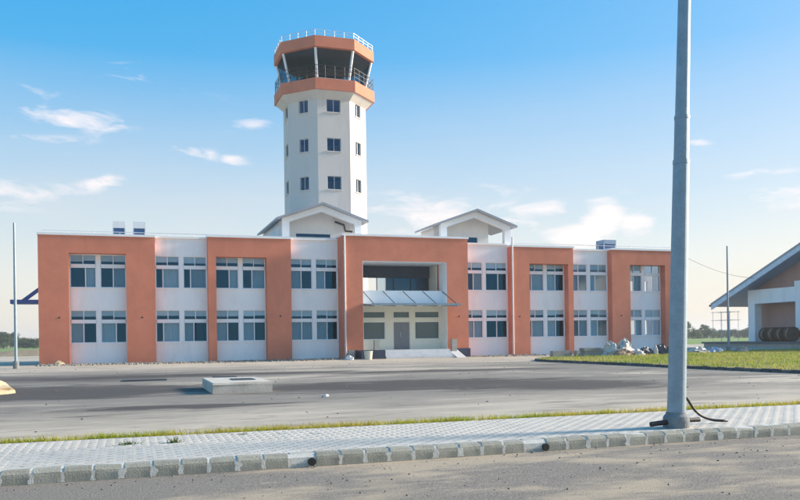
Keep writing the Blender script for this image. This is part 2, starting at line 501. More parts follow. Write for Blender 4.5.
class MB:
    def __init__(self):
        self.v, self.f = [], []

    def face(self, pts):
        n = len(self.v)
        self.v += [tuple(p) for p in pts]
        self.f.append(tuple(range(n, n + len(pts))))
        return self

    def box(self, x0, x1, y0, y1, z0, z1):
        n = len(self.v)
        self.v += [(x0, y0, z0), (x1, y0, z0), (x1, y1, z0), (x0, y1, z0), (x0, y0, z1), (x1, y0, z1), (x1, y1, z1), (x0, y1, z1)]
        for q in ((0, 3, 2, 1), (4, 5, 6, 7), (0, 1, 5, 4), (1, 2, 6, 5), (2, 3, 7, 6), (3, 0, 4, 7)):
            self.f.append(tuple(n + i for i in q))
        return self

    def hexa(self, b, t):
        """b, t: four corners below and above, same order (anticlockwise from above)"""
        n = len(self.v)
        self.v += [tuple(p) for p in b] + [tuple(p) for p in t]
        for q in ((0, 3, 2, 1), (4, 5, 6, 7), (0, 1, 5, 4), (1, 2, 6, 5), (2, 3, 7, 6), (3, 0, 4, 7)):
            self.f.append(tuple(n + i for i in q))
        return self

    def prism_y(self, poly, y0, y1):
        """poly of (x, z), anticlockwise seen from -Y"""
        n, k = len(self.v), len(poly)
        self.v += [(x, y0, z) for x, z in poly] + [(x, y1, z) for x, z in poly]
        self.f.append(tuple(range(n, n + k)))
        self.f.append(tuple(range(n + 2 * k - 1, n + k - 1, -1)))
        for i in range(k):
            j = (i + 1) % k
            self.f.append((n + i, n + k + i, n + k + j, n + j))
        return self

    def prism_x(self, poly, x0, x1):
        """poly of (y, z)"""
        n, k = len(self.v), len(poly)
        self.v += [(x0, y, z) for y, z in poly] + [(x1, y, z) for y, z in poly]
        self.f.append(tuple(range(n + k - 1, n - 1, -1)))
        self.f.append(tuple(range(n + k, n + 2 * k)))
        for i in range(k):
            j = (i + 1) % k
            self.f.append((n + i, n + j, n + k + j, n + k + i))
        return self

    def tube(self, pts, r, n=8, cap=True):
        pts = [V3(p) for p in pts]
        rs = r if isinstance(r, (list, tuple)) else [r] * len(pts)
        base = len(self.v)
        prev = None
        for i, p in enumerate(pts):
            a = pts[max(i - 1, 0)]
            c = pts[min(i + 1, len(pts) - 1)]
            d = (c - a).normalized()
            if prev is None:
                u = d.orthogonal().normalized()
            else:
                u = (prev - d * prev.dot(d)).normalized()
            prev = u
            w = d.cross(u)
            for k in range(n):
                t = 2 * math.pi * k / n
                q = p + (u * math.cos(t) + w * math.sin(t)) * rs[i]
                self.v.append(tuple(q))
        for i in range(len(pts) - 1):
            for k in range(n):
                a = base + i * n + k
                b = base + i * n + (k + 1) % n
                self.f.append((a, b, b + n, a + n))
        if cap:
            self.f.append(tuple(base + k for k in range(n - 1, -1, -1)))
            e = base + (len(pts) - 1) * n
            self.f.append(tuple(e + k for k in range(n)))
        return self

    def rings(self, cx, cy, prof, n=8, a0=22.5, cap=True):
        """stack of regular n-gons: prof = [(radius, z), ...]"""
        base = len(self.v)
        for rad, z in prof:
            for k in range(n):
                t = R(a0 + 360.0 / n * k)
                self.v.append((cx + rad * math.cos(t), cy + rad * math.sin(t), z))
        for i in range(len(prof) - 1):
            for k in range(n):
                a = base + i * n + k
                b = base + i * n + (k + 1) % n
                self.f.append((a, b, b + n, a + n))
        if cap:
            self.f.append(tuple(base + k for k in range(n - 1, -1, -1)))
            e = base + (len(prof) - 1) * n
            self.f.append(tuple(e + k for k in range(n)))
        return self

    def wall_holes(self, x0, x1, z0, z1, y0, y1, holes):
        xs = sorted({x0, x1} | {h[i] for h in holes for i in (0, 1)})
        zs = sorted({z0, z1} | {h[i] for h in holes for i in (2, 3)})

        def solid(i, j):
            if i < 0 or j < 0 or i >= len(xs) - 1 or j >= len(zs) - 1:
                return False
            cx, cz = (xs[i] + xs[i + 1]) / 2, (zs[j] + zs[j + 1]) / 2
            return not any(h[0] < cx < h[1] and h[2] < cz < h[3] for h in holes)
        for i in range(len(xs) - 1):
            for j in range(len(zs) - 1):
                if not solid(i, j):
                    continue
                a, b, c, d = xs[i], xs[i + 1], zs[j], zs[j + 1]
                self.face([(a, y0, c), (b, y0, c), (b, y0, d), (a, y0, d)])
                self.face([(b, y1, c), (a, y1, c), (a, y1, d), (b, y1, d)])
                if not solid(i - 1, j):
                    self.face([(a, y1, c), (a, y0, c), (a, y0, d), (a, y1, d)])
                if not solid(i + 1, j):
                    self.face([(b, y0, c), (b, y1, c), (b, y1, d), (b, y0, d)])
                if not solid(i, j - 1):
                    self.face([(a, y1, c), (b, y1, c), (b, y0, c), (a, y0, c)])
                if not solid(i, j + 1):
                    self.face([(a, y0, d), (b, y0, d), (b, y1, d), (a, y1, d)])
        return self

    def build(self, name, mat, parent=None, smooth=False):
        a = np.array(self.v, dtype=float)
        lo, hi = a.min(0), a.max(0)
        c = np.array([(lo[0] + hi[0]) / 2, (lo[1] + hi[1]) / 2, lo[2]])
        me = bpy.data.meshes.new(name)
        me.from_pydata((a - c).tolist(), [], self.f)
        me.materials.append(mat)
        if smooth:
            me.polygons.foreach_set('use_smooth', [True] * len(me.polygons))
        me.update()
        o = bpy.data.objects.new(name, me)
        COL.objects.link(o)
        WLOC[o.name] = Vector(c)
        if parent is not None:
            o.parent = parent
            o.location = Vector(c) - WLOC[parent.name]
        else:
            o.location = Vector(c)
        return o


def empty(name, loc):
    o = bpy.data.objects.new(name, None)
    o.empty_display_size = 0.3
    COL.objects.link(o)
    o.location = loc
    WLOC[o.name] = Vector(loc)
    return o


def tag(o, label=None, cat=None, group=None, kind=None):
    if label:
        o['label'] = label
    if cat:
        o['category'] = cat
    if group:
        o['group'] = group
    if kind:
        o['kind'] = kind
    return o


def mesh_copy(src, name, wloc, parent, rot=None, scale=None):
    o = bpy.data.objects.new(name, src if isinstance(src, bpy.types.Mesh) else src.data)
    COL.objects.link(o)
    WLOC[o.name] = Vector(wloc)
    if parent is not None:
        o.parent = parent
        o.location = Vector(wloc) - WLOC[parent.name]
    else:
        o.location = wloc
    if rot is not None:
        o.rotation_euler = rot
    if scale is not None:
        o.scale = scale
    return o


def big_mesh(name, verts, faces, mat, parent=None):
    """numpy arrays: verts (n,3), faces (m,k)"""
    me = bpy.data.meshes.new(name)
    nf, k = faces.shape
    me.vertices.add(len(verts))
    me.vertices.foreach_set('co', verts.astype(np.float32).ravel())
    me.loops.add(nf * k)
    me.loops.foreach_set('vertex_index', faces.astype(np.int32).ravel())
    me.polygons.add(nf)
    me.polygons.foreach_set('loop_start', np.arange(0, nf * k, k, dtype=np.int32))
    me.polygons.foreach_set('loop_total', np.full(nf, k, dtype=np.int32))
    me.materials.append(mat)
    me.update()
    me.validate()
    o = bpy.data.objects.new(name, me)
    COL.objects.link(o)
    WLOC[o.name] = Vector((0, 0, 0))
    if parent is not None:
        o.parent = parent
        o.location = -WLOC[parent.name]
    return o


def tag_part(o, label):
    o['label'] = label
    return o


# ------------------------------------------------------------------ terrain
def zg(x, y):
    """height of the yard"""
    t = min(max((y - 12.5) / 43.0, 0), 1)
    return 0.04 + 0.15 * t + 0.012 * math.sin(x * 0.31 + y * 0.17) * math.sin(y * 0.23 + 1.0)


def grid_sheet(name, xs, ys, zf, mat):
    vv = np.array([(x, y, zf(x, y)) for y in ys for x in xs])
    nx = len(xs)
    ff = np.array([(j * nx + i, j * nx + i + 1, (j + 1) * nx + i + 1, (j + 1) * nx + i) for j in range(len(ys) - 1) for i in range(nx - 1)])
    o = big_mesh(name, vv, ff, mat)
    return o


far = [-1500, -600, -250, -120, -80, -40, 0, 40, 80, 140, 250, 600, 1500]
fy = [-60, -20, 0, 9, 9.4, 9.7, 12.3, 12.8, 30, 56, 100, 150, 250, 400, 800, 1700]
g = grid_sheet('ground', far, fy, lambda x, y: -0.05 if y < 12.5 else min(0.19, 0.03 + 0.15 * (y - 12.5) / 43.0) - 0.05 + (0.25 if y > 140 else 0), FIELD)
tag(g, kind='structure')
lot = grid_sheet('parking_lot', list(np.linspace(-70, 130, 101)), list(np.linspace(12.35, 104, 110)), zg, LOT)
tag(lot, kind='structure')
road = grid_sheet('road', list(np.linspace(-60, 80, 71)), list(np.linspace(-12, 9.6, 28)),
                  lambda x, y: 0.006 * math.sin(x * 0.7 + y) * math.sin(y * 0.9) - 0.004, ROAD)
tag(road, kind='structure')

# ---- pavement: bed, pavers, mortar and kerb stones
KY0, KY1, PY1, PTOP = 9.45, 9.63, 12.22, 0.15
bed = MB().box(-40, 60, KY1 - 0.01, PY1, -0.02, PTOP - 0.0045)
pav = bed.build('pavement', plain('paver_bed', (0.42, 0.39, 0.34), 0.9, var=0.15, scale=2, fine=40, bmp=0.4))
tag(pav, kind='structure')
PL, PW, GAP = 0.225, 0.113, 0.005


def paver_shape(l, w, h=0.03, ch=0.002):
    """interlocking zig-zag paver, chamfered top, centred; twelve-sided outline"""
    k = 0.018
    out = [(-l / 2, -w / 2), (-l / 4, -w / 2 - k), (0, -w / 2), (l / 4, -w / 2 + k), (l / 2, -w / 2),
           (l / 2, w / 2), (l / 4, w / 2 + k), (0, w / 2), (-l / 4, w / 2 - k), (-l / 2, w / 2)]
    inn = [(x * (1 - 2 * ch / l), y - ch * (1 if y > 0 else -1)) for x, y in out]
    return out, inn


po, pi_ = paver_shape(PL - GAP, PW - GAP)
pm = MB()
n0 = len(po)
pm.v = [(x, y, -0.022) for x, y in po] + [(x, y, -0.0012) for x, y in po] + [(x, y, 0.0) for x, y in pi_]
for i in range(n0):
    j = (i + 1) % n0
    pm.f.append((i, j, n0 + j, n0 + i))
    pm.f.append((n0 + i, n0 + j, 2 * n0 + j, 2 * n0 + i))
# top as quads (outline is not convex)
t0 = 2 * n0
pm.f += [(t0 + 0, t0 + 1, t0 + 8, t0 + 9), (t0 + 1, t0 + 2, t0 + 7, t0 + 8), (t0 + 2, t0 + 3, t0 + 6, t0 + 7), (t0 + 3, t0 + 4, t0 + 5, t0 + 6)]
pme = bpy.data.meshes.new('paver')
pme.from_pydata(pm.v, [], pm.f)
pme.materials.append(PAVER)
cells = []
rows = int((PY1 - KY1 - 0.02) / PW)
MISSING = [(-0.05, 11.35), (0.55, 11.3), (2.1, 11.75), (2.5, 11.5), (1.55, 11.9)]
for rr in range(rows):
    y = KY1 + 0.075 + rr * PW
    off = 0.5 * PL if rr % 2 else 0
    x = -9.0 + off
    while x < 21:
        if not any(abs(x - mx) < 0.12 and abs(y - my) < 0.06 for mx, my in MISSING):
            cells.append((x, y))
        x += PL
cy_, sy_ = math.cos(R(YAW)), math.sin(R(YAW))


def inview(x, y):
    z = x * sy_ + y * cy_
    a = (x * cy_ - y * sy_) / z
    return abs(a) < 0.5


cells.sort(key=lambda c: (not inview(*c), c[0] ** 2 + c[1] ** 2))
for i, (x, y) in enumerate(cells[:300]):
    mesh_copy(pme, 'paver', (x, y, PTOP + random.uniform(-0.001, 0.0008)), pav, rot=(random.uniform(-.002, .002), random.uniform(-.002, .002), random.uniform(-.008, .008)))
rest = np.array(cells[300:])
bv = np.array(pm.v)
nb = len(bv)
tilt = rng.uniform(-0.002, 0.002, (len(rest), 2))
zz = PTOP + rng.uniform(-0.001, 0.0008, len(rest))
allv = np.repeat(bv[None], len(rest), 0)
allv[:, :, 2] += zz[:, None] + tilt[:, 0:1] * bv[None, :, 0] + tilt[:, 1:2] * bv[None, :, 1]
allv[:, :, 0] += rest[:, 0:1]
allv[:, :, 1] += rest[:, 1:2]
qf = np.array(pm.f)
ff = (qf[None] + (np.arange(len(rest)) * nb)[:, None, None]).reshape(-1, 4)
o = big_mesh('paver_field', allv.reshape(-1, 3), ff, PAVER, pav)
tag(o, kind='stuff')

KP = 0.312
MB().prism_x([(KY0 - 0.002, -0.03), (KY1 + 0.02, -0.03), (KY1 + 0.02, PTOP), (KY0 + 0.04, PTOP), (KY0 + 0.002, PTOP - 0.040)], -12, 24).build('mortar_bed', MORTAR, pav)
DRAINS = (2.04, 5.19)
kb = []
for v in range(3):
    L = KP - 0.034
    c = 0.03 + 0.005 * v
    prof = [(KY0 - 0.008, -0.03), (KY1, -0.03), (KY1, PTOP + 0.004), (KY0 + c, PTOP + 0.004), (KY0 - 0.002, PTOP - 0.034), (KY0 - 0.006, PTOP - 0.07)]
    mm = MB()
    mm.prism_x(prof, -L / 2, L / 2)
    a = np.array(mm.v)
    a += rng.uniform(-0.0025, 0.0025, a.shape)
    me = bpy.data.meshes.new('kerb_stone')
    me.from_pydata([tuple(q) for q in a], [], mm.f)
    me.materials.append(KERB)
    kb.append(me)
x = -11.8
i = 0
while x < 24:
    near = [d for d in DRAINS if abs(d - x) < KP / 2]
    if near:
        q = MB().prism_x([(KY0 - 0.004, -0.03), (KY1, -0.03), (KY1, PTOP + 0.006), (KY0 + 0.06, PTOP + 0.006), (KY0 + 0.004, PTOP - 0.04)], x - KP / 2 + 0.016, x + KP / 2 - 0.016).build('drain_kerb', DRAINM, pav)
        tag_part(q, 'pale mortar kerb piece with a round black drain hole')
        d = near[0]
        dp = MB().tube([(d, KY0 - 0.035, 0.055), (d, KY0 + 0.05, 0.055)], 0.048, 14).build('drain_pipe', BLACK, q)
    else:
        mesh_copy(kb[i % 3], 'kerb_stone', (x, random.uniform(-0.004, 0.002), random.uniform(-0.004, 0.004)), pav, rot=(0, random.uniform(-.01, .01), 0))
    x += KP
    i += 1

sm = MB()
rs = random.Random(9)
x = -11.8 + KP / 2
while x < 23:
    if not any(abs(x - d) < 0.3 for d in DRAINS):
        for side in (-1, 1):
            zs_ = [0.004, 0.035, 0.07, 0.10, 0.116]
            ws_ = [max(0.012, rs.gauss(0.022, 0.008)) for _ in zs_]
            if rs.random() < 0.2:
                ws_ = [w + rs.uniform(0.01, 0.04) for w in ws_]
            for k in range(4):
                a, b, w0, w1 = zs_[k], zs_[k + 1], ws_[k], ws_[k + 1]
                y0 = KY0 - 0.0175
                q = [(x, y0, a), (x + side * w0, y0, a), (x + side * w1, y0, b), (x, y0, b)]
                sm.face(q if side > 0 else q[::-1])
    x += KP
o = sm.build('mortar_smear', MORTAR, pav)
tag(o, kind='stuff')

# ---- grass blades
def blades(name, pts, hmin, hmax, wid, mat, parent=None, lean=0.5):
    n = len(pts)
    h = rng.uniform(hmin, hmax, n) * rng.uniform(0.6, 1.0, n)
    a = rng.uniform(0, 2 * np.pi, n)
    dx, dy = np.cos(a) * wid, np.sin(a) * wid
    l = rng.normal(0, lean, (n, 2)) * h[:, None]
    v = np.zeros((n, 3, 3))
    v[:, 0] = pts + np.stack([-dx, -dy, np.zeros(n)], 1)
    v[:, 1] = pts + np.stack([dx, dy, np.zeros(n)], 1)
    v[:, 2] = pts + np.stack([l[:, 0], l[:, 1], h], 1)
    return big_mesh(name, v.reshape(-1, 3), np.arange(n * 3).reshape(n, 3), mat, parent)


soil = MB().box(-40, 60, PY1 + 0.002, 12.62, -0.04, 0.09).build('verge', SOIL)
tag(soil, kind='structure')
n = 90000
gx = rng.uniform(-9, 22, n)
clump = 0.5 + 0.5 * np.sin(gx * 2.1) * np.sin(gx * 0.73 + 1) * np.sin(gx * 5.3)
gy = PY1 + 0.03 + np.abs(rng.normal(0, 0.24, n)) + rng.uniform(0, 0.05, n)
keep = (rng.uniform(0, 1, n) < 0.12 + 0.75 * clump ** 1.5) & (gy < 13.1)
pts = np.stack([gx, gy, np.where(gy < 12.6, 0.085, 0.035)], 1)[keep]
o = blades('verge_grass', pts, 0.05, 0.17, 0.008, BLADE, lean=0.45)
tag(o, 'yellowish green grass growing along the back of the pavement', 'grass', kind='stuff')

# ---- raised grass island with its kerb
ISL = [(23.5, 14), (23.2, 22), (22.9, 30), (22.65, 38), (22.6, 41), (22.85, 42.6), (23.6, 43.8), (25, 45), (28, 46.6), (33, 48.6), (40, 50.6), (52, 52.6), (57, 53), (57, 14)]


def isl_edge():
    pts = []
    for (a, b) in zip(ISL[:10], ISL[1:11]):
        L = math.hypot(b[0] - a[0], b[1] - a[1])
        k = max(1, int(L / 0.45))
        for i in range(k):
            pts.append((a[0] + (b[0] - a[0]) * i / k, a[1] + (b[1] - a[1]) * i / k))
    return pts


def inside(x, y, poly):
    c = False
    j = len(poly) - 1
    for i in range(len(poly)):
        xi, yi = poly[i]
        xj, yj = poly[j]
        if (yi > y) != (yj > y) and x < (xj - xi) * (y - yi) / (yj - yi) + xi:
            c = not c
        j = i
    return c


mi = MB()
k = len(ISL)
mi.v = [(x, y, -0.02) for x, y in reversed(ISL)] + [(x, y, zg(x, y) + 0.10) for x, y in reversed(ISL)]
mi.f.append(tuple(range(k, 2 * k)))
for i in range(k):
    j = (i + 1) % k
    mi.f.append((i, j, k + j, k + i))
mi.f[0] = tuple(reversed(mi.f[0])) if False else mi.f[0]
isl = mi.build('grass_island', SOIL)
tag(isl, kind='structure')
E_ = isl_edge()
ks = MB().box(-0.2, 0.2, -0.09, 0.09, -0.12, 0.13)
a = np.array(ks.v)
a[4:, 1] *= 0.75
a[4:, 0] *= 0.96
ksm = bpy.data.meshes.new('kerb_stone')
ksm.from_pydata([tuple(q) for q in a], [], ks.f)
ksm.materials.append(DKERB)
for (p, q) in zip(E_, E_[1:]):
    cx, cy = (p[0] + q[0]) / 2, (p[1] + q[1]) / 2
    if cy < 19:
        continue
    mesh_copy(ksm, 'kerb_stone', (cx, cy, zg(cx, cy) + random.uniform(-.02, .012)), isl,
              rot=(random.uniform(-.05, .05), random.uniform(-.03, .03), math.atan2(q[1] - p[1], q[0] - p[0])))
P = []
while len(P) < 70000:
    x, y = random.uniform(22.6, 57), random.uniform(17, 54)
    if inside(x, y, ISL) and (y < 40 or random.random() < 0.9):
        bare = math.sin(x * 0.9 + y * 0.4) * math.sin(y * 0.7 - x * 0.2)
        if random.random() < 0.75 + 0.25 * bare:
            P.append((x, y, zg(x, y) + 0.09))
o = blades('island_grass', np.array(P), 0.04, 0.20, 0.022, BLADE2, lean=0.4)
tag(o, 'uneven green and yellow grass covering the raised island', 'grass', kind='stuff')

# ------------------------------------------------------------------ the main building
FY, WY, EY = 56.0, 56.65, 55.1      # fronts: terracotta, white bays, porch block
BZ = 0.0
bld = empty('airport_building', (19.2, 56.0, 0.18))
tag(bld, 'long two-storey terracotta and white building with a deep framed entrance porch', 'building')
TRIM_UP, TRIM_LO = (5.25, 7.44), (1.58, 3.76)
BAYS = {  # name: (x0, x1, terracotta opening or None)
    'A': (-3.78, -0.19), 'B': (1.60, 5.08), 'C': (5.57, 9.11), 'D': (10.80, 14.36),
    'F': (24.0, 28.02), 'G': (29.57, 33.08), 'H': (33.50, 37.06), 'I': (38.75, 42.23)}
BLOCKS = {'A': (-5.58, 1.61, -3.74, -0.23, 8.60, 7.46), 'C': (5.07, 10.80, 5.61, 9.07, 8.73, 7.40), 'G': (28.02, 33.50, 29.61, 33.04, 8.62, 7.34), 'I': (37.06, 44.05, 38.79, 42.19, 8.58, 7.40)}
for nme, (x0, x1, a0, a1, zt, zo) in BLOCKS.items():
    MB().prism_y([(x0, BZ), (a0, BZ), (a0, zo), (a1, zo), (a1, BZ), (x1, BZ), (x1, zt), (x0, zt)], FY, WY + 0.28).build('terracotta_frame', TERRA, bld)
    MB().box(x0 - 0.05, x1 + 0.05, FY - 0.07, WY + 0.4, zt, zt + 0.15).build('coping', WHITE, bld)
TOPS = {'A': 8.5, 'B': 8.64, 'C': 8.5, 'D': 8.78, 'F': 8.78, 'G': 8.5, 'H': 8.52, 'I': 8.5}
OPEN_SEE = {('I', 0, 1), ('I', 1, 1)}
rnd = random.Random(3)
CURTAINS = {  # which lower panes carry a curtain: (bay, floor) -> flags for the four panes
    ('A', 1): '0101', ('A', 0): '1010', ('B', 1): '0101', ('B', 0): '0110', ('C', 1): '0101', ('C', 0): '1010', ('D', 1): '1010', ('D', 0): '1110',
    ('F', 1): '0100', ('F', 0): '1100', ('G', 1): '0110', ('G', 0): '0110', ('H', 1): '1010', ('H', 0): '0110', ('I', 1): '0100', ('I', 0): '0100'}
for nme, (x0, x1) in BAYS.items():
    w = x1 - x0
    pier = 0.26
    e = 0.05
    uw = (w - 2 * e - pier) / 2
    units = [(x0 + e, x0 + e + uw), (x1 - e - uw, x1 - e)]
    holes = [(u0, u1, z0, z1) for (u0, u1) in units for (z0, z1) in (TRIM_LO, TRIM_UP)]
    MB().wall_holes(x0, x1, BZ, TOPS[nme], WY, WY + 0.25, holes).build('white_wall', WHITE, bld)
    if nme in 'BDFH':
        MB().box(x0 + 0.012, x1 - 0.012, WY - 0.12, WY + 0.3, TOPS[nme], TOPS[nme] + 0.13).build('coping', WHITE, bld)
    for fl, (z0, z1) in enumerate((TRIM_LO, TRIM_UP)):
        for ui, (u0, u1) in enumerate(units):
            zt0, zt1 = z0 + 1.30, z0 + 1.55            # the wide transom rail
            fy0, fy1 = WY + 0.04, WY + 0.14
            f = MB()
            t = 0.05
            f.box(u0, u0 + t, fy0, fy1, z0, z1)
            f.box(u1 - t, u1, fy0, fy1, z0, z1)
            f.box(u0 + t, u1 - t, fy0, fy1, z0, z0 + t)
            f.box(u0 + t, u1 - t, fy0, fy1, z1 - t, z1)
            f.box(u0 + t, u1 - t, WY - 0.05, fy1, zt0, zt1)
            mx = (u0 + u1) / 2
            f.box(mx - 0.025, mx + 0.025, fy0, fy1, zt1, z1 - t)
            slide = rnd.choice([0, 0, 0, -0.12, 0.15, -0.3])
            ms = mx + slide
            f.box(ms - 0.032, ms + 0.032, fy0 + 0.01, fy1, z0 + t, zt0)
            win = f.build('window', FRAME, bld)
            gy0, gy1 = WY + 0.09, WY + 0.10
            flags = CURTAINS[(nme, fl)]
            gone = (nme, fl, ui) in OPEN_SEE
            for pi, (a, b) in enumerate(((u0 + t, ms - 0.032), (ms + 0.032, u1 - t))):
                if not (gone and pi == 0):
                    MB().box(a, b, gy0, gy1, z0 + t, zt0).build('pane', GLASS, win)
                if flags[ui * 2 + pi] == '1' and not gone:
                    cb = MB()
                    n = 10
                    pts = [(a + (b - a) * k / n, WY + 0.17 + (0.02 if k % 2 else 0)) for k in range(n + 1)]
                    for (p, q) in zip(pts, pts[1:]):
                        cb.face([(p[0], p[1], z0 + 0.05), (q[0], q[1], z0 + 0.05), (q[0], q[1], zt0), (p[0], p[1], zt0)])
                    cb.build('curtain', CURT, win)
            for (a, b) in ((u0 + t, mx - 0.025), (mx + 0.025, u1 - t)):
                MB().box(a, b, gy0, gy1, zt1, z1 - t).build('pane', GLASS, win)
                if not gone:
                    dz = rnd.choice([0.17, 0.2, 0.2, 0.24])
                    MB().box(a, b, gy1 + 0.02, gy1 + 0.03, zt1 + dz, z1 - t).build('blind', BLIND, win)
            MB().box(u0 - 0.02, u1 + 0.02, WY - 0.07, WY + 0.03, z0 - 0.075, z0 - 0.005).build('sill', WHITE, win)

# porch block
EX0, EX1, OX0, OX1, EZT, EZO = 14.36, 23.98, 15.79, 22.27, 8.98, 7.21
MB().prism_y([(EX0, BZ), (OX0, BZ), (OX0, EZO), (OX1, EZO), (OX1, BZ), (EX1, BZ), (EX1, EZT), (EX0, EZT)], EY, WY + 0.28).build('terracotta_frame', TERRA, bld)
MB().box(EX0 - 0.06, EX1 + 0.06, EY - 0.07, WY + 0.4, EZT, EZT + 0.14).build('coping', WHITE, bld)
MB().box(OX0, OX0 + 0.03, EY + 0.012, WY, 0.2, EZO - 0.031).build('jamb_lining', WHITE, bld)
MB().box(OX1 - 0.03, OX1, EY + 0.012, WY, 0.2, EZO - 0.031).build('jamb_lining', WHITE, bld)
MB().box(OX0 + 0.031, OX1 - 0.031, EY + 0.012, 58.5, EZO - 0.03, EZO + 0.05).build('porch_ceiling', WHITE, bld)
IX0, IX1 = OX0 + 0.032, OX1 - 0.032
# shopfront under the balcony
FL0 = 0.80
GY = 56.05
sfh = [(16.05, 17.74, 1.55, 2.86), (16.05, 17.74, 3.12, 3.62), (18.36, 19.66, FL0, 2.86), (18.36, 19.66, 3.12, 3.62), (20.05, 22.0, 1.55, 2.86), (20.05, 22.0, 3.12, 3.62)]
sf = MB().wall_holes(IX0, IX1, 0.2, 4.0, GY, GY + 0.2, sfh).build('shopfront', CREAM, bld)
for (a, b, c, d) in sfh:
    f = MB()
    t = 0.045
    f.box(a, a + t, GY + 0.05, GY + 0.12, c, d).box(b - t, b, GY + 0.05, GY + 0.12, c, d).box(a + t, b - t, GY + 0.05, GY + 0.12, d - t, d)
    if c > 1:
        f.box(a + t, b - t, GY + 0.05, GY + 0.12, c, c + t)
    isdoor = c < 1
    w_ = f.build('door' if isdoor else 'window', RAIL if isdoor else FRAME, bld)
    if isdoor:
        m_ = (a + b) / 2
        MB().box(a + t, m_ - 0.005, GY + 0.07, GY + 0.10, c, d - t).build('door_leaf', plain('grey_door', (0.17, 0.19, 0.22), 0.4, bmp=0, var=0.06), w_)
        MB().box(m_ + 0.005, b - t, GY + 0.07, GY + 0.10, c, d - t).build('door_leaf', MATS['grey_door'], w_)
        MB().tube([(m_ - 0.08, GY + 0.03, 1.7), (m_ - 0.08, GY + 0.03, 2.1)], 0.015, 6).build('door_handle', RAIL, w_)
    else:
        MB().box(a + t, b - t, GY + 0.08, GY + 0.09, c + t, d - t).build('pane', GLASSG, w_)
        MB().box(a + t, b - t, GY + 0.14, GY + 0.16, c + t, d - t).build('film', plain('grey_window_film', (0.30, 0.33, 0.35), 0.7, bmp=0, var=0.06) if 'grey_window_film' not in MATS else MATS['grey_window_film'], w_)
# balcony
MB().box(IX0, IX1, EY + 0.86, 58.5, 4.0, 4.25).build('balcony_slab', WHITE, bld)
MB().box(IX0, IX1, EY + 0.80, EY + 0.95, 4.02, 5.14).build('balcony_parapet', WHITE, bld)
MB().box(IX0 - 0.0, IX0 + 0.12, WY + 0.29, 58.5, 4.26, EZO - 0.04).build('balcony_side_wall', CREAM, bld)
MB().box(IX1 - 0.12, IX1, WY + 0.29, 58.5, 4.26, EZO - 0.04).build('balcony_side_wall', CREAM, bld)
MB().box(IX0 + 0.13, IX1 - 0.13, 58.3, 58.7, 6.28, 7.15).build('balcony_beam', BEAMBL, bld)
gl = MB().box(17.85, IX1 - 0.13, 58.46, 58.5, 4.27, 6.27).build('balcony_glazing', GLASS, bld)
for x in (17.85, 19.2, 20.6, 21.95):
    MB().box(x - 0.03, x + 0.03, 58.42, 58.455, 4.27, 6.27).build('glazing_bar', BEAMBL, gl)
# entrance canopy
CZ = 4.0
cn = MB().hexa([(15.82, 53.0, CZ - 0.02), (22.42, 53.0, CZ - 0.02), (22.42, 55.93, CZ + 0.16), (15.82, 55.93, CZ + 0.16)],
               [(15.82, 53.0, CZ + 0.03), (22.42, 53.0, CZ + 0.03), (22.42, 55.93, CZ + 0.21), (15.82, 55.93, CZ + 0.21)]).build('canopy', CANGL, bld)
cf = MB().box(15.78, 22.46, 52.93, 52.995, CZ - 0.08, CZ + 0.07)
for k in range(5):
    x = 16.0 + k * 1.55
    cf.hexa([(x - 0.04, 53.0, CZ - 0.14), (x + 0.04, 53.0, CZ - 0.14), (x + 0.04, 55.9, CZ + 0.02), (x - 0.04, 55.9, CZ + 0.02)],
            [(x - 0.04, 53.0, CZ - 0.024), (x + 0.04, 53.0, CZ - 0.024), (x + 0.04, 55.9, CZ + 0.15), (x - 0.04, 55.9, CZ + 0.15)])
cf.build('canopy_beam', STEEL, cn)
for k in range(5):
    x = 16.0 + k * 1.55
    MB().tube([(x, 55.9, 5.08), (x, 53.15, CZ + 0.06)], 0.028, 8).build('tie_rod', DARKST, cn)
# steps, plinths, ramp
for k in range(4):
    z1 = FL0 - 0.15 * k
    y1 = 56.04 if k == 0 else 54.55 - 0.32 * (k - 1) - 0.002
    MB().box(17.0, 22.2, 54.55 - 0.32 * k, y1, 0.0, z1 - 0.003 * k).build('step', MARBLE, bld)
MB().box(15.2, 16.95, 53.6, EY - 0.004, 0.0, FL0 + 0.02).build('plinth', NAVY, bld)
MB().box(22.9, 24.05, EY - 0.12, EY - 0.004, 0.0, 0.82).build('plinth', NAVY, bld)
MB().prism_x([(52.6, 0.0), (EY - 0.14, 0.0), (EY - 0.14, FL0 - 0.05)], 22.25, 22.95).build('ramp', MARBLE, bld)
for (x, y) in ((16.35, 53.75), (22.6, 54.7)):
    MB().box(x - 0.19, x + 0.19, y - 0.14, y + 0.14, 0.3 if x > 20 else FL0 + 0.021, 1.52).build('pedestal', CONC, bld)
# down pipes at the projecting corners
for (x, y, zt) in ((EX0 + 0.10, EY - 0.07, 9.0), (28.02 + 0.08, FY - 0.07, 9.35)):
    p = MB().tube([(x, y, 0.3), (x, y, zt)], 0.065, 10).build('down_pipe', PIPEW, bld)
    for z in (1.2, 3.4, 5.6, 7.8):
        MB().box(x - 0.09, x + 0.09, y - 0.075, y + 0.06, z, z + 0.05).build('pipe_clamp', PIPEW, p)
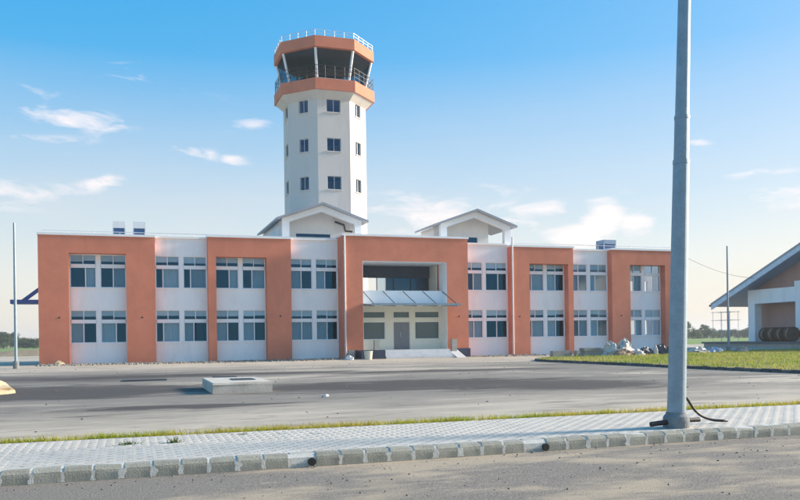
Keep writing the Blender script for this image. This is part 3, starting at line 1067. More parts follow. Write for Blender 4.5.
# body: rear wall (with the openings the light comes through), ends, floors, roof
REAR = 62.6
rh = [(17.2, 19.9, 5.2, 7.0), (42.6, 47.6 - 2.4, 5.3, 6.6), (42.6, 45.2, 1.7, 3.0)]
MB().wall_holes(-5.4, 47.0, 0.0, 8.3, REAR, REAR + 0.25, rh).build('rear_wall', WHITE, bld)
MB().box(-5.52, -5.40, WY + 0.29, REAR + 0.25, 0.0, 8.5).build('end_wall', TERRA, bld)
MB().box(43.86, 44.0, WY + 0.29, 57.6, 0.0, 8.5).build('end_wall', TERRA, bld)
MB().box(44.1, 47.0, 60.2, 60.4, 0.0, 0.3).build('foundation', CONC, bld)
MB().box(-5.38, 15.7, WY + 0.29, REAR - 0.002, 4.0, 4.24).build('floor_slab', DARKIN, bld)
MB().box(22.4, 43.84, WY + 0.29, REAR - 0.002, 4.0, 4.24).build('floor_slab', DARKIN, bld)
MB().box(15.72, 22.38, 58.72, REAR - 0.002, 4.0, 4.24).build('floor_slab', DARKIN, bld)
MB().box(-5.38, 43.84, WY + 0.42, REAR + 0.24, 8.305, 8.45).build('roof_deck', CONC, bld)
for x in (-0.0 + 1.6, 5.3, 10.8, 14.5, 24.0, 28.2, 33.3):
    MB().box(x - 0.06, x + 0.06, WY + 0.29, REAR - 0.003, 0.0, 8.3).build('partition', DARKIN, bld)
# parapet rails
for (xa, xb, z0) in ((-5.4, 14.2, 8.75), (28.3, 43.8, 8.75)):
    r_ = MB().tube([(xa, WY + 0.15, z0 + 0.24), (xb, WY + 0.15, z0 + 0.24)], 0.022, 6).build('parapet_rail', RAIL, bld)
    pp = MB()
    x = xa
    while x <= xb:
        pp.tube([(x, WY + 0.15, z0 - 0.3), (x, WY + 0.15, z0 + 0.23)], 0.016, 5)
        x += 1.6
    pp.build('rail_post', RAIL, r_)
# small fittings on the terracotta: spout stubs
for (x, z) in ((-4.35, 3.25), (0.75, 3.25), (10.0, 3.3), (23.2, 3.2), (28.7, 3.2), (37.9, 3.25)):
    yy = EY if 14.4 < x < 24 else FY
    MB().tube([(x, yy - 0.025, z - 0.005), (x, yy + 0.02, z)], 0.06, 8).build('drain_spout', DARKST, bld)


# roof pavilions with gables
def pavilion(cx, hw, y0, yback, label, wins, drain=False):
    zr, ze, th = 11.42, 10.22, 0.16
    eh = hw + 0.45
    sl = (zr - ze) / eh
    roof = MB()
    for s in (-1, 1):
        poly = [(cx, zr), (cx + s * eh, ze), (cx + s * eh, ze + th * 0.9), (cx, zr + th)]
        if s > 0:
            poly = poly[::-1]
        roof.prism_y(poly[::-1] if True else poly, y0 - 0.35, yback)
    rf = roof.build('pavilion_roof', ROOFG, bld)
    tag_part(rf, label)
    # raking white frame
    cw = 0.52
    zi = lambda x: zr - abs(x - cx) * sl - 0.012
    fr = MB()
    poly = [(cx - hw, 8.46), (cx - hw + cw, 8.46), (cx - hw + cw, zi(cx - hw + cw) - 0.42), (cx, zr - 0.46), (cx + hw - cw, zi(cx + hw - cw) - 0.42), (cx + hw - cw, 8.46), (cx + hw, 8.46),
            (cx + hw, zi(cx + hw)), (cx, zr - 0.012), (cx - hw, zi(cx - hw))]
    fr.prism_y(poly, y0, y0 + 0.4)
    fr.build('gable_frame', WHITE, rf)
    wy = y0 + 1.55
    holes = wins
    xr = cx + hw - (1.2 if not drain else 0.02)
    wl = MB().wall_holes(cx - hw + 0.02, xr, 8.46, 10.05, wy, wy + 0.18, holes)
    wl.prism_y([(cx - hw + 0.02, 10.05), (xr, 10.05), (xr, zi(xr) - 0.02), (cx, zr - 0.04), (cx - hw + 0.02, zi(cx - hw + 0.02) - 0.02)], wy, wy + 0.18)
    wl.build('gable_wall', WHITE, rf)
    for (a, b, c, d) in holes:
        MB().box(a, b, wy + 0.06, wy + 0.075, c, d).build('pane', GLASS, rf)
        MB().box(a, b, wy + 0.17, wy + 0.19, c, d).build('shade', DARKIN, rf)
    MB().box(cx - hw + 0.021, cx - hw + 0.2, wy + 0.19, yback - 0.1, 8.46, zi(cx - hw) - 0.05).build('side_wall', WHITE, rf)
    if drain:
        MB().box(cx + hw - 0.2, cx + hw - 0.021, wy + 0.19, yback - 0.1, 8.46, zi(cx + hw) - 0.05).build('side_wall', WHITE, rf)
        MB().tube([(cx + 1.25, y0 + 1.3, 10.42), (cx + 1.95, y0 + 1.3, 10.2), (cx + 2.05, y0 + 1.3, 9.75), (cx + 2.6, y0 + 1.3, 9.72)], 0.075, 8).build('rain_pipe', DARKST, rf)
    return rf


pavilion(13.35, 2.95, 57.0, 66.0, 'grey gabled roof over the pavilion in front of the tower', [(11.7, 14.3, 9.05, 9.5)], True)
pavilion(25.55, 2.95, 57.0, 61.6, 'grey gabled roof over the open pavilion beside the porch', [(25.3, 26.35, 9.1, 9.6)])

# boxes on the roof
for i, (x, y, w, zt, lab) in enumerate([(-0.68, 60, 0.84, 10.12, 'white topped ventilator box with blue louvres on the roof, farther from the tower'),
                                        (0.67, 60, 0.84, 10.14, 'white topped ventilator box with blue louvres on the roof, closer to the tower'),
                                        (38.5, 59, 1.2, 9.72, 'wide blue-grey ventilator box on the roof beyond the open pavilion')]):
    v = empty('ventilator_box', (x, y, 8.455))
    tag(v, lab, 'ventilator', 'ventilator boxes on the roof')
    h = w / 2
    zm = 8.455 + (zt - 8.455) * 0.72
    MB().box(x - h, x + h, y - h, y + h, zm, zt).build('hood', WHITE if i < 2 else ROOFB, v)
    lv = MB().box(x - h + 0.06, x + h - 0.06, y - h + 0.06, y + h - 0.06, 8.456, zm - 0.002)
    lv.build('body', plain('blue_louvre', (0.045, 0.13, 0.30), 0.5, bmp=0) if 'blue_louvre' not in MATS else MATS['blue_louvre'], v)
    for sx in (-1, 1):
        for sy in (-1, 1):
            MB().box(x + sx * (h - 0.03) - 0.03, x + sx * (h - 0.03) + 0.03, y + sy * (h - 0.03) - 0.03, y + sy * (h - 0.03) + 0.03, 8.456, zm - 0.003).build('post', RAIL, v)

# ------------------------------------------------------------------ control tower
TX, TY = 15.75, 66.0
tw = empty('control_tower', (TX, TY, 0.18))
tag(tw, 'tall octagonal white control tower with terracotta banded glass cab', 'control tower')
SR = 3.50
ap = SR * math.cos(R(22.5))
sh = MB()
WINZ = [(13.72, 14.80), (16.80, 17.86), (19.95, 21.0)]
# each face is a wall with three real openings
for k in range(8):
    a = R(45 * k)
    nx, ny = math.cos(a), math.sin(a)
    tx, ty = -ny, nx
    hwf = SR * math.sin(R(22.5))
    ww = 0.58 if k % 2 == 0 else 0.44
    m = MB()
    holes = [(-ww, ww, z0, z1) for z0, z1 in WINZ]
    m.wall_holes(-hwf, hwf, 0.0, 21.3, 0.0, 0.25, holes)
    for (x, y, z) in m.v:
        d = ap - y
        xx = x * (d / ap)
        sh.v.append((TX + nx * d + tx * xx, TY + ny * d + ty * xx, z))
    nb = len(sh.v) - len(m.v)
    sh.f += [tuple(nb + i for i in q) for q in m.f]
sh.build('shaft', TOWERW, tw)
for k in range(8):
    a = R(45 * k)
    if math.sin(a) > 0.1:
        pass
    nx, ny = math.cos(a), math.sin(a)
    tx, ty = -ny, nx
    ww = 0.58 if k % 2 == 0 else 0.44
    for z0, z1 in WINZ:
        m = MB()
        t = 0.04
        m.box(-ww, -ww + t, 0.1, 0.15, z0, z1).box(ww - t, ww, 0.1, 0.15, z0, z1).box(-ww + t, ww - t, 0.1, 0.15, z0, z0 + t).box(-ww + t, ww - t, 0.1, 0.15, z1 - t, z1).box(-0.02, 0.02, 0.1, 0.15, z0 + t, z1 - t)
        p = MB().box(-ww + t, ww - t, 0.12, 0.13, z0 + t, z1 - t)
        s = MB().box(-ww - 0.06, ww + 0.06, -0.07, 0.08, z0 - 0.09, z0 - 0.005)
        for mm in (m, p, s):
            mm.v = [(TX + nx * (ap - y) + tx * x, TY + ny * (ap - y) + ty * x, z) for x, y, z in mm.v]
        wo = m.build('window', RAIL, tw)
        p.build('pane', GLASS, wo)
        s.build('sill', TOWERW, wo)
MB().rings(TX, TY, [(SR - 0.3, 12.3), (SR - 0.3, 12.5)]).build('landing', DARKIN, tw)
MB().rings(TX, TY, [(SR - 0.3, 15.6), (SR - 0.3, 15.8)]).build('landing', DARKIN, tw)
MB().rings(TX, TY, [(SR - 0.3, 18.7), (SR - 0.3, 18.9)]).build('landing', DARKIN, tw)
MB().rings(TX, TY, [(SR + 0.002, 20.95), (4.15, 21.5), (3.3, 21.503)]).build('soffit', TOWERW, tw)
MB().rings(TX, TY, [(4.27, 21.504), (4.27, 22.40), (4.0, 22.405)]).build('balcony_band', TERRA, tw)
MB().rings(TX, TY, [(3.62, 22.41), (3.62, 22.62), (3.4, 22.622)]).build('cab_kerb', FRAME, tw)
RB, RT, Z0, Z1 = 3.46, 4.02, 22.62, 24.86
vb = lambda k, r, z: (TX + r * math.cos(R(22.5 + 45 * k)), TY + r * math.sin(R(22.5 + 45 * k)), z)
for k in range(8):
    MB().tube([vb(k, RB, Z0), vb(k, RT, Z1)], 0.105, 6).build('mullion', FRAME, tw)
    MB().face([vb(k, RB - .04, Z0 + .003), vb(k + 1, RB - .04, Z0 + .003), vb(k + 1, RT - .04, Z1 - .003), vb(k, RT - .04, Z1 - .003)]).build('cab_pane', CABGL, tw)
MB().rings(TX, TY, [(4.1, 24.861), (4.25, 24.90), (4.25, 25.76), (4.05, 25.80)]).build('roof_band', TERRA, tw)
MB().rings(TX, TY, [(0.5, Z0 + 0.0), (0.5, Z0 + 0.9)], n=10).build('console', DARKIN, tw)
for k in range(3):
    MB().rings(TX, TY, [(2.3, 23.15 + k * 0.002), (2.35, 23.2)], n=8).build('desk', DARKIN, tw) if k == 0 else None
# rails
def ring_rail(name, r, z0, zs, posts, mat, rad=0.02, cross=False):
    m = MB()
    for z in zs:
        for k in range(8):
            m.tube([vb(k, r, z), vb(k + 1, r, z)], rad, 5)
    for k in range(8):
        a, b = Vector(vb(k, r, 0)), Vector(vb(k + 1, r, 0))
        for i in range(posts):
            p = a.lerp(b, i / posts)
            m.tube([(p.x, p.y, z0), (p.x, p.y, zs[-1])], rad, 5)
            if cross:
                q = a.lerp(b, (i + 1) / posts)
                m.tube([(p.x, p.y, zs[0]), (q.x, q.y, zs[-1])], rad * 0.7, 4)
    return m.build(name, mat, tw)


ring_rail('roof_rail', 4.15, 25.79, [26.03, 26.26], 4, RAIL, 0.018)
ring_rail('gallery_rail', 4.17, 22.40, [22.75, 23.1, 23.45], 4, DARKST, 0.022, True)
MB().tube([(TX + 0.6, TY - 1.5, 25.75), (TX + 0.6, TY - 1.5, 26.9)], 0.03, 6).build('antenna', DARKST, tw)

# ------------------------------------------------------------------ terminal on the right, its gable facing the yard
tm = empty('terminal_building', (80, 57, 0.2))
tag(tm, 'white portal framed terminal under a wide pitched blue-grey roof', 'building')
TXF = 64.0
MB().box(62.0, 110, 38.5, 75.5, 0.0, 0.62).build('platform', CONC, tm)
MB().box(61.8, 110.2, 38.3, 75.7, 0.621, 0.80).build('platform_floor', plain('dark_floor_edge', (0.15, 0.15, 0.16), 0.8, bmp=0.1), tm)
SL, RY, EYY = 0.418, 57.0, 74.8
rz = lambda y: 4.85 + (EYY - RY - abs(y - RY)) * SL
Y0_, Y1_ = 2 * RY - EYY, EYY


def chevron(lo, hi, ya=Y0_, yb=Y1_):
    return [(ya, rz(ya) + lo), (RY, rz(RY) + lo), (yb, rz(yb) + lo), (yb, rz(yb) + hi), (RY, rz(RY) + hi), (ya, rz(ya) + hi)]


PALEF = plain('pale_blue_fascia', (0.58, 0.68, 0.78), 0.5, bmp=0)
rf = MB().prism_x(chevron(-0.02, 0.26), 62.6, 110).build('roof', ROOFB, tm)
MB().prism_x(chevron(-0.42, 0.10), 62.48, 62.59).build('bargeboard', PALEF, rf)
MB().prism_x(chevron(0.10, 0.31), 62.42, 62.59).build('verge_trim', ROOFG, rf)
GUTT = plain('brown_gutter', (0.22, 0.12, 0.08), 0.6, bmp=0)
for yy in (Y0_ - 0.13, Y1_ + 0.13):
    MB().tube([(62.4, yy, 4.9), (110, yy, 4.9)], 0.13, 8).build('gutter', GUTT, rf)
for k, ya in enumerate((69.75, 63.2, 56.6, 50.0, 43.4)):
    MB().box(TXF, TXF + 0.9, ya, ya + 0.98, 0.801, 4.87).build('portal_column', WHITE, tm)
MB().box(TXF - 0.01, TXF + 0.91, 43.38, 70.74, 4.871, 6.38).build('portal_beam', WHITE, tm)
MB().box(TXF - 0.03, TXF + 0.93, 49.0, 64.25, 6.381, 6.95).build('portal_upstand', WHITE, tm)
MB().prism_x([(42.2, 6.39), (71.0, 6.39), (71.0, rz(71.0) - 0.06), (RY, rz(RY) - 0.06), (42.2, rz(42.2) - 0.06)], TXF + 1.1, TXF + 1.3).build('gable_wall', PINK, tm)
MB().box(TXF + 2.2, TXF + 2.4, 42.0, 72.4, 0.801, 5.4).build('recessed_wall', PINK, tm)
MB().box(TXF + 2.05, TXF + 2.198, 42.0, 72.4, 1.55, 2.05).build('wall_band', WHITE, tm)
MB().box(TXF + 2.41, 108, 72.2, 72.4, 0.801, 5.4).build('side_wall', PINK, tm)
sc = MB()
for x in (62.3, 63.5):
    for y in (71.7, 73.0, 74.3):
        sc.tube([(x, y, 0.80), (x, y, 4.2)], 0.022, 5)
for z in (2.0, 3.2, 4.1):
    for y in (71.7, 73.0, 74.3):
        sc.tube([(62.1, y, z), (63.7, y, z)], 0.02, 5)
    for x in (62.3, 63.5):
        sc.tube([(x, 71.4, z), (x, 74.6, z)], 0.02, 5)
o = sc.build('scaffolding', RAIL)
tag(o, 'thin pale tube scaffolding under the terminal eave', 'scaffolding')


def drum(x, y, z, r, w, ang, label):
    d = empty('cable_drum', (x, y, z))
    tag(d, label, 'cable drum', 'wooden cable drums on the terminal platform')
    ca, sa = math.cos(ang), math.sin(ang)

    def tr(m):
        m.v = [(x + px * ca - py * sa, y + px * sa + py * ca, z + r + pz) for px, py, pz in m.v]
        return m
    for s in (-1, 1):
        tr(MB().tube([(s * w / 2 - 0.05, 0, 0), (s * w / 2 + 0.05, 0, 0)], r, 28)).build('flange', WOODD, d)
        tr(MB().tube([(s * (w / 2 + 0.05), 0, 0), (s * (w / 2 + 0.09), 0, 0)], 0.1, 12)).build('hub', DARKST, d)
    m = MB()
    nst = 26
    for k in range(nst):
        t0, t1 = 2 * math.pi * (k + 0.06) / nst, 2 * math.pi * (k + 0.94) / nst
        ro, ri = r * 0.87 + random.uniform(-.012, .012), r * 0.80
        c = [(ro, t0), (ro, t1), (ri, t1), (ri, t0)]
        m.prism_x([(q * math.cos(t), q * math.sin(t)) for q, t in c], -w / 2 + 0.052, w / 2 - 0.052)
    tr(m).build('lagging', WOOD, d)
    for px in (-w * 0.2, w * 0.2):
        tr(MB().tube([(px - 0.02, 0, 0), (px + 0.02, 0, 0)], r * 0.89, 26)).build('strap', DARKST, d)


for i, (nm) in enumerate(['next to the portal column', 'second from the portal column', 'third from the portal column', 'farthest from the left portal column']):
    drum(62.85, 66.85 - i * 1.10, 0.801, 0.74, 0.60, R(80), 'wooden lagged cable drum standing on the platform, ' + nm)

# ------------------------------------------------------------------ canopy behind the left end
lc = empty('blue_canopy', (-6.6, 62, 0.2))
tag(lc, 'dark blue steel canopy sticking out behind the end of the building', 'canopy')
MB().box(-7.9, -5.55, 61.2, 62.5, 4.40, 4.68).build('roof_edge', BLUEST, lc)
MB().hexa([(-7.3, 61.9, 4.681), (-6.9, 61.9, 4.681), (-6.9, 62.1, 4.681), (-7.3, 62.1, 4.681)], [(-5.95, 61.9, 5.75), (-5.55, 61.9, 5.75), (-5.55, 62.1, 5.75), (-5.95, 62.1, 5.75)]).build('strut', BLUEST, lc)
MB().tube([(-5.65, 62.3, 0.2), (-5.65, 62.3, 4.39)], 0.08, 8).build('post', BLUEST, lc)

# ------------------------------------------------------------------ poles
LX, LY = 7.63, 9.92
lp = empty('lamp_post', (LX, LY, PTOP))
tag(lp, 'tall tapering galvanised steel lamp post in a round concrete collar on the pavement', 'lamp post')
top = Vector((LX + 0.345, LY, 8.9))
b0 = Vector((LX, LY, PTOP))
at = lambda z: b0.lerp(top, (z - PTOP) / (8.9 - PTOP))
MB().tube([at(0.33), at(0.55), at(2.2), at(4.05)], [0.138, 0.133, 0.126, 0.117], 24, cap=True).build('lower_tube', STEEL, lp, smooth=False)
MB().tube([at(4.051), at(4.11)], 0.122, 24).build('joint_ring', STEEL, lp)
MB().tube([at(4.111), at(4.72)], [0.110, 0.107], 24).build('middle_tube', STEEL, lp)
MB().tube([at(4.721), at(4.77)], 0.113, 24).build('joint_ring', STEEL, lp)
MB().tube([at(4.771), at(8.9)], [0.101, 0.075], 24).build('upper_tube', STEEL, lp)
cl = MB()
cl.rings(LX, LY, [(0.188, PTOP - 0.01), (0.192, PTOP + 0.1), (0.182, PTOP + 0.165), (0.15, PTOP + 0.20), (0.142, PTOP + 0.23)], n=26)
cl.build('collar', COLLAR, lp)
for o in bpy.data.objects:
    pass
MB().tube([(LX - 0.175, LY - 0.02, 0.235), (LX - 0.30, LY - 0.03, 0.232), (LX - 0.475, LY - 0.05, 0.222)], 0.037, 12).build('conduit_stub', BLACK, lp)
MB().tube([(LX + 0.178, LY - 0.02, 0.252), (LX + 0.28, LY - 0.01, 0.25), (LX + 0.41, LY - 0.0, 0.246)], 0.034, 12).build('conduit_stub', BLACK, lp)
cpts = []
for t in np.linspace(0, 1, 22):
    p0, p1, p2, p3 = Vector((LX + 0.11, LY + 0.1, 0.62)), Vector((LX + 0.42, LY + 0.12, 0.68)), Vector((LX + 0.42, LY + 0.35, 0.16)), Vector((LX + 1.06, LY + 0.15, 0.19))
    cpts.append(p0 * (1 - t) ** 3 + p1 * 3 * t * (1 - t) ** 2 + p2 * 3 * t * t * (1 - t) + p3 * t ** 3)
MB().tube(cpts, 0.021, 8).build('loose_cable', BLACK, lp, smooth=True)

for (x, y, zt, r0, lab) in ((-6.2, 50.1, 8.47, 0.085, 'slim grey pole in a concrete footing by the left end of the building'), (44.2, 51.0, 8.48, 0.085, 'slim grey pole rising from the grass island')):
    z0 = zg(x, y)
    p = empty('slim_pole', (x, y, z0))
    tag(p, lab, 'pole', 'slim poles at the ends of the building')
    MB().tube([(x, y, z0 + 0.3), (x, y, 4.5), (x, y, zt)], [r0, r0 * 0.9, r0 * 0.7], 10).build('shaft', STEEL, p)
    MB().rings(x, y, [(0.17, z0 - 0.03), (0.16, z0 + 0.4), (0.12, z0 + 0.44)], n=12).build('footing', COLLAR, p)

wp = []
for t in np.linspace(0, 1, 24):
    a, b = Vector((43.9, 57.0, 8.75)), Vector((62.4, 68.0, 7.5))
    q = a.lerp(b, t)
    q.z -= 0.5 * 4 * t * (1 - t)
    wp.append(q)
o = MB().tube(wp, 0.018, 5).build('overhead_wire', BLACK)
tag(o, 'thin dark wire hanging between the building and the terminal', 'wire')

# ------------------------------------------------------------------ slab in the yard
x0, x1, y0, y1 = 2.13, 3.78, 22.6, 26.0
zb = 0.0
sl = empty('inspection_chamber', ((x0 + x1) / 2, (y0 + y1) / 2, zg(2.9, 24)))
tag(sl, 'low raised concrete chamber with a cover slab standing in the yard', 'chamber')
CHAM = plain('chamber_concrete', (0.58, 0.53, 0.45), 0.9, var=0.18, scale=3, fine=25, bmp=0.6, stain=(2.5, (0.33, 0.30, 0.25), 0.6))
MB().box(x0, x1, y0, y1, zb, 0.32).build('wall', CHAM, sl)
MB().hexa([(x0 - 0.012, y0 - 0.02, 0.321), (x1 + 0.02, y0 + 0.005, 0.321), (x1 + 0.01, y1, 0.321), (x0 - 0.005, y1, 0.321)],
          [(x0 + 0.01, y0 + 0.0, 0.378), (x1 - 0.01, y0 + 0.02, 0.384), (x1 - 0.01, y1, 0.38), (x0 + 0.01, y1, 0.386)]).build('cover_slab', CHAM, sl)
MB().box(2.85, 3.5, 23.9, 24.8, 0.380, 0.40).build('hatch', DARKST, sl)


# ------------------------------------------------------------------ rubble, heaps, sheets
def lump(cx, cy, cz, rx, ry, rz, rough, seed, n=14, m_=9, sharp=1.0):
    r_ = random.Random(seed)
    ph = [(r_.uniform(0, 6.28), r_.uniform(1.5, 5.0), r_.uniform(-1, 1), r_.uniform(-1, 1)) for _ in range(7)]
    m = MB()
    for j in range(m_ + 1):
        lat = j / m_ * math.pi / 2
        for i in range(n):
            lo = 2 * math.pi * i / n
            k = 1 + rough * sum(math.sin(p + f * (lo * (1 + 0.0 * a) + b * lat * 2)) * 0.35 for p, f, a, b in ph) * 0.6 + r_.uniform(-rough, rough) * 0.5
            m.v.append((cx + rx * k * math.cos(lo) * math.cos(lat) ** sharp, cy + ry * k * math.sin(lo) * math.cos(lat) ** sharp, cz - 0.03 + rz * max(0.0, math.sin(lat)) * (1 + r_.uniform(-rough, rough) * 0.6)))
    for j in range(m_):
        for i in range(n):
            a = j * n + i
            b = j * n + (i + 1) % n
            m.f.append((a, b, b + n, a + n))
    return m


def put(m, name, mat, label, cat, group=None):
    o = m.build(name, mat)
    tag(o, label, cat, group)
    return o


put(lump(-4.45, 26.2, zg(-5, 26), 1.15, 0.8, 0.6, 0.22, 3, sharp=1.4), 'sand_heap', SAND, 'small orange-brown sand heap at the edge of the yard', 'heap')
# debris on the island
zi_ = lambda x, y: zg(x, y) + 0.10
put(lump(30.0, 45.6, zi_(30, 46), 0.62, 0.5, 0.85, 0.42, 11), 'crumpled_sheet', SHEETW, 'crumpled dirty white sheeting heaped beside the stacked planks', 'sheeting')
put(lump(31.0, 45.5, zi_(31, 46), 0.62, 0.5, 1.0, 0.45, 23), 'crumpled_sheet', SHEETW, 'taller peaked heap of crumpled pale sheeting in the debris', 'sheeting')
put(lump(30.6, 45.0, zi_(30, 45), 0.75, 0.3, 0.42, 0.4, 31), 'crumpled_sheet', plain('brown_sheet', (0.30, 0.22, 0.16), 0.8), 'flattened brown sheet in front of the pale sheeting heaps', 'sheeting')
put(lump(31.75, 45.1, zi_(31, 45), 0.5, 0.25, 0.42, 0.35, 37), 'crumpled_sheet', SHEETW, 'white sheet corner trailing onto the grass', 'sheeting')
for i, (x, y, z, w) in enumerate([(28.7, 45.9, 0, 1.5), (28.8, 45.95, 0.19, 1.4), (28.65, 45.9, 0.38, 1.3)]):
    put(MB().box(x - w / 2, x + w / 2, y - 0.3, y + 0.3, zi_(x, y) + z - 0.02, zi_(x, y) + z + 0.165), 'concrete_plank', PLANK,
        'grey concrete plank stacked beside the white sheeting, ' + ['lowest of the stack', 'middle of the stack', 'topmost of the stack'][i], 'plank', 'planks stacked by the sheeting')
for i, (x, y, w) in enumerate([(28.6, 49.6, 1.5), (30.3, 49.3, 1.5)]):
    put(MB().box(x - w / 2, x + w / 2, y - 0.2, y + 0.2, zg(x, y) - 0.03, zg(x, y) + 0.42), 'low_wall', PLANK,
        ['low grey block wall at the tip of the grass island', 'low grey block wall behind the stacked planks'][i], 'wall')
put(lump(33.1, 46.2, zi_(33, 46), 0.62, 0.4, 0.5, 0.4, 41), 'dark_sheet', SHEETD, 'dark blue plastic sheet heap with a pointed end', 'sheeting')
put(lump(34.3, 46.1, zi_(34, 46), 0.62, 0.4, 0.68, 0.35, 43), 'dark_sheet', SHEETD, 'taller dark blue plastic sheet heap between two sacks', 'sheeting')
put(lump(35.3, 46.0, zi_(35, 46), 0.6, 0.4, 0.7, 0.4, 47), 'dark_sheet', SHEETD, 'dark blue plastic sheet heap half behind the lamp post', 'sheeting')
for i, (x, y) in enumerate([(33.62, 45.75), (34.85, 45.65)]):
    put(lump(x, y, zi_(x, y), 0.17, 0.17, 0.68, 0.15, 51 + i), 'sack', SHEETW, ['upright white sack beside the pointed dark sheet heap', 'upright white sack next to the heap behind the lamp post'][i], 'sack')
for i, (x, y, s) in enumerate([(39.3, 48.5, 0.85), (41.0, 48.8, 0.55), (42.6, 47.8, 0.45)]):
    put(lump(x, y, zi_(x, y), s, 0.45, 0.42, 0.4, 61 + i), 'debris_heap', [SHEETW, ROOFB, RUB][i], ['pale heap of broken sheeting on the island grass near the slim pole', 'small blue-grey debris heap on the island grass', 'low brown debris heap on the island grass'][i], 'debris')
# things by the entrance
bk = empty('bucket', (15.4, 52.6, zg(15, 52)))
tag(bk, 'cream plastic bucket standing in front of the navy plinth', 'bucket')
MB().rings(15.4, 52.6, [(0.24, zg(15, 52)), (0.30, zg(15, 52) + 0.6), (0.27, zg(15, 52) + 0.6), (0.22, zg(15, 52) + 0.06)], n=18).build('body', BUCKET, bk, smooth=False)
MB().rings(15.4, 52.6, [(0.305, zg(15, 52) + 0.56), (0.325, zg(15, 52) + 0.58), (0.305, zg(15, 52) + 0.60)], n=18).build('rim', BUCKET, bk)
put(MB().box(14.55, 14.95, 54.5, 54.95, zg(14, 54), zg(14, 54) + 0.62), 'meter_box', CONC, 'grey concrete box at the foot of the down pipe', 'box')
for i, (x, y, s, mt) in enumerate([(-4.35, 55.3, 0.33, SAND), (-4.75, 55.2, 0.16, RUB), (14.2, 53.2, 0.35, MARBLE)]):
    put(lump(x, y, zg(x, y), s, s * 0.7, s * 0.9, 0.35, 70 + i, 8, 5), 'stone', mt, ['pale yellowish broken stone at the foot of the end pier', 'small dark stone beside the pale one at the end pier', 'flat pale stone lying between the meter box and the bucket'][i], 'stone')


def pebbles(name, pts, sz, mat):
    n = len(pts)
    base = np.array([(1, 0, 0), (0, 1, 0), (-1, 0, 0), (0, -1, 0), (0, 0, 1.0), (0, 0, -1)])
    f = np.array([(0, 1, 4), (1, 2, 4), (2, 3, 4), (3, 0, 4), (1, 0, 5), (2, 1, 5), (3, 2, 5), (0, 3, 5)])
    a = rng.uniform(0, 6.28, n)
    s = sz[:, None] * rng.uniform(0.6, 1.3, (n, 3)) * np.array([1, 1, 0.7])
    v = base[None] * s[:, None, :] + rng.uniform(-0.2, 0.2, (n, 6, 3)) * sz[:, None, None]
    c, s_ = np.cos(a)[:, None], np.sin(a)[:, None]
    x, y = v[:, :, 0] * c - v[:, :, 1] * s_, v[:, :, 0] * s_ + v[:, :, 1] * c
    v[:, :, 0], v[:, :, 1] = x, y
    v += pts[:, None, :]
    return big_mesh(name, v.reshape(-1, 3), (f[None] + (np.arange(n) * 6)[:, None, None]).reshape(-1, 3), mat)


n = 3600
px_ = rng.uniform(-5.6, 30, n)
py_ = 56.4 - np.abs(rng.normal(0, 1.1, n)) - 0.5
ok = ~((px_ > 14.2) & (px_ < 24.1))
pts = np.array([(x, y, zg(x, y) + 0.01) for x, y in zip(px_[ok], py_[ok])])
o = pebbles('building_rubble', pts, rng.uniform(0.03, 0.17, len(pts)) ** 1.12, RUBG)
tag(o, 'loose grey rubble strewn along the foot of the building', 'rubble', kind='stuff')
n = 420
pts = np.stack([rng.uniform(-4, 14, n), 9.42 - np.abs(rng.exponential(1.2, n)), np.full(n, 0.004)], 1)
pts = pts[pts[:, 1] > 4]
o = pebbles('road_grit', pts, rng.uniform(0.004, 0.016, len(pts)), RUBD)
tag(o, 'small stones and grit scattered over the road', 'grit', kind='stuff')
n = 260
pts = np.array([(x, y, zg(x, y) + 0.005) for x, y in zip(rng.uniform(-12, 24, n), rng.uniform(13, 48, n))])
o = pebbles('yard_grit', pts, rng.uniform(0.012, 0.04, n), RUBD)
tag(o, 'small stones scattered over the yard', 'grit', kind='stuff')

# flat iron covers and a white stone in the yard
for i, (x0, x1, y) in enumerate([(-0.3, 1.27, 31.8), (3.1, 3.95, 32.4)]):
    z = zg((x0 + x1) / 2, y)
    put(MB().box(x0, x1, y - 0.45, y + 0.45, z - 0.02, z + 0.035), 'iron_cover', DARKST, ['longer dark iron cover lying flat in the yard', 'shorter dark iron cover in the yard behind the concrete chamber'][i], 'cover')
put(lump(4.75, 20.2, zg(5, 20), 0.10, 0.08, 0.09, 0.3, 90, 8, 5), 'stone', MARBLE, 'small white stone on the dark patch of the yard', 'stone')

# weeds growing out of the pavement
for i, (x, y, nb_, hh, lab) in enumerate([(-0.05, 11.35, 60, 0.07, 'wide flat weed growing where a paver is missing'), (0.55, 11.3, 40, 0.12, 'upright spindly weed growing in the pavement'), (1.55, 11.9, 22, 0.04, 'tiny weed flat in a pavement gap near the verge')]):
    ang = rng.uniform(0, 6.28, nb_)
    rad = np.abs(rng.normal(0, 0.06, nb_))
    pts = np.stack([x + rad * np.cos(ang) * 1.4, y + rad * np.sin(ang), np.full(nb_, 0.135)], 1)
    o = blades('weed', pts, hh * 0.6, hh * 1.3, 0.012, WEED, lean=0.8)
    tag(o, lab, 'weed')


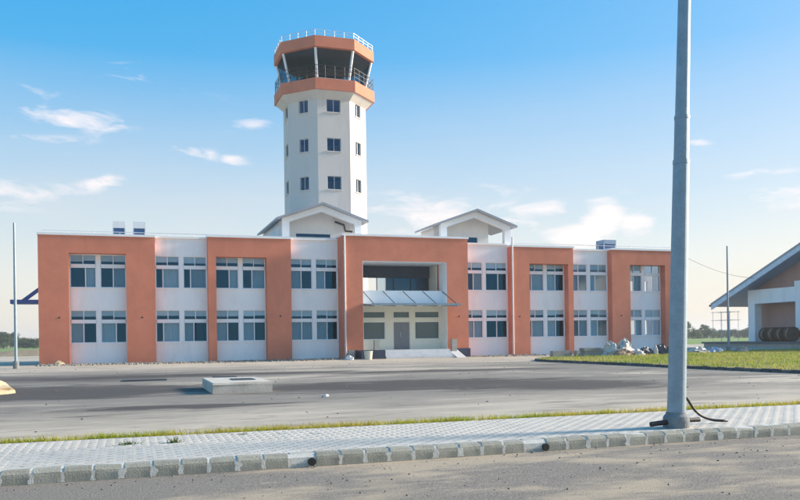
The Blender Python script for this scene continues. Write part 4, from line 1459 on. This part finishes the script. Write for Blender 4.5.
# ------------------------------------------------------------------ far trees
def crown_mesh(seed, h, w):
    r_ = np.random.default_rng(seed)
    cl = []
    for k in range(22):
        a = r_.uniform(0, 6.28)
        rr = w * 0.42 * math.sqrt(r_.uniform(0, 1))
        z = h * r_.uniform(0.08, 0.88)
        rr *= 1.0 - 0.55 * max(0, (z / h - 0.55)) / 0.35
        cl.append((rr * math.cos(a), rr * math.sin(a), z, w * r_.uniform(0.12, 0.22)))
    n = 1900
    idx = r_.integers(0, len(cl), n)
    C_ = np.array(cl)[idx]
    d = r_.normal(0, 1, (n, 3))
    d /= np.linalg.norm(d, axis=1)[:, None]
    p = C_[:, :3] + d * C_[:, 3:4] * r_.uniform(0.6, 1.05, (n, 1)) * np.array([1, 1, 0.8])
    s = r_.uniform(0.14, 0.32, (n, 1))
    u = np.cross(d, r_.normal(0, 1, (n, 3)))
    u /= np.linalg.norm(u, axis=1)[:, None]
    w_ = np.cross(d, u) + r_.normal(0, 0.3, (n, 3))
    v = np.stack([p - u * s, p - w_ * s * 0.6, p + u * s, p + w_ * s * 0.6], 1)
    me = bpy.data.meshes.new('crown')
    me.from_pydata(v.reshape(-1, 3).tolist(), [], np.arange(n * 4).reshape(n, 4).tolist())
    me.materials.append(LEAF)
    tm_ = MB().tube([(0, 0, -0.2), (0.1, 0.05, h * 0.3), (0.0, 0.1, h * 0.7)], [0.03 * h, 0.024 * h, 0.008 * h], 6)
    for (x, y, z, r) in cl[:6]:
        tm_.tube([(0.08, 0.05, h * 0.28), (x * 0.8, y * 0.8, z)], [0.014 * h, 0.004 * h], 4)
    t = bpy.data.meshes.new('trunk')
    t.from_pydata(tm_.v, [], tm_.f)
    t.materials.append(BARK)
    return me, t


TREES = [crown_mesh(s, h, w) for s, h, w in ((1, 7.0, 7.5), (2, 5.5, 8.0), (3, 8.0, 6.5))]


def tree(x, y, kind, s, label, group, rot):
    z = 0.3
    r_ = empty('tree', (x, y, z))
    r_.scale = (s, s, s)
    r_.rotation_euler = (0, 0, rot)
    tag(r_, label, 'tree', group)
    for nm, me in zip(('crown', 'trunk'), TREES[kind]):
        o = bpy.data.objects.new(nm, me)
        COL.objects.link(o)
        o.parent = r_


def far_pt(px, depth):
    u = (px - 400) / 800.0
    return (depth * (math.sin(R(YAW)) + u * math.cos(R(YAW))), depth * (math.cos(R(YAW)) - u * math.sin(R(YAW))))


rt = random.Random(5)
i = 0
for px in (-14, -9, -4, 0, 4, 8, 12, 17, 21, 25, 29, 33, 37, 42, 48):
    x, y = far_pt(px + rt.uniform(-1.5, 1.5), rt.uniform(270, 330))
    tall = px in (4, 8, 12, 0)
    tree(x, y, rt.choice([0, 2]) if tall else 1, rt.uniform(0.85, 1.05) if tall else rt.uniform(0.6, 0.8),
         'taller dark tree on the far field beyond the end of the building' if tall else 'low bushy tree on the far field beyond the end of the building',
         'trees beyond the left end of the building', rt.uniform(0, 6))
for px in range(672, 812, 3):
    x, y = far_pt(px + rt.uniform(-3, 3), rt.uniform(300, 420))
    tall = rt.random() < 0.3
    tree(x, y, rt.choice([0, 2]) if tall else 1, rt.uniform(0.85, 1.1) if tall else rt.uniform(0.55, 0.8),
         'taller hazy tree on the far side of the airfield' if tall else 'low hazy bush on the far side of the airfield', 'trees across the airfield', rt.uniform(0, 6))

# low bare earth bank across the field on the left
bk_ = MB()
xs_ = np.linspace(-140, -4, 60)
for i in range(59):
    h0, h1 = 0.5 + 0.25 * math.sin(xs_[i] * 0.4), 0.5 + 0.25 * math.sin(xs_[i + 1] * 0.4)
    prof0 = [(106, 0.1), (109, 0.2 + h0), (111, 0.2 + h0 * 0.9), (115, 0.1)]
    prof1 = [(106, 0.1), (109, 0.2 + h1), (111, 0.2 + h1 * 0.9), (115, 0.1)]
    for (p, q), (r0, r1) in zip(zip(prof0, prof0[1:]), zip(prof1, prof1[1:])):
        bk_.face([(xs_[i], p[0], p[1]), (xs_[i + 1], r0[0], r0[1]), (xs_[i + 1], r1[0], r1[1]), (xs_[i], q[0], q[1])])
o = bk_.build('earth_bank', SOIL)
tag(o, kind='structure')

# the air: thin even haze that lets the far trees fade
hz_ = bpy.data.materials.new('haze')
hz_.use_nodes = True
hn = hz_.node_tree
hn.nodes.clear()
ho = hn.nodes.new('ShaderNodeOutputMaterial')
hv = hn.nodes.new('ShaderNodeVolumePrincipled')
hv.inputs['Color'].default_value = (0.86, 0.93, 1.0, 1)
hv.inputs['Density'].default_value = HAZE
hv.inputs['Anisotropy'].default_value = 0.2
hn.links.new(hv.outputs[0], ho.inputs['Volume'])
o = MB().box(-1600, 1600, -70, 1800, -1.2, 28).build('haze', hz_)
tag(o, kind='stuff')
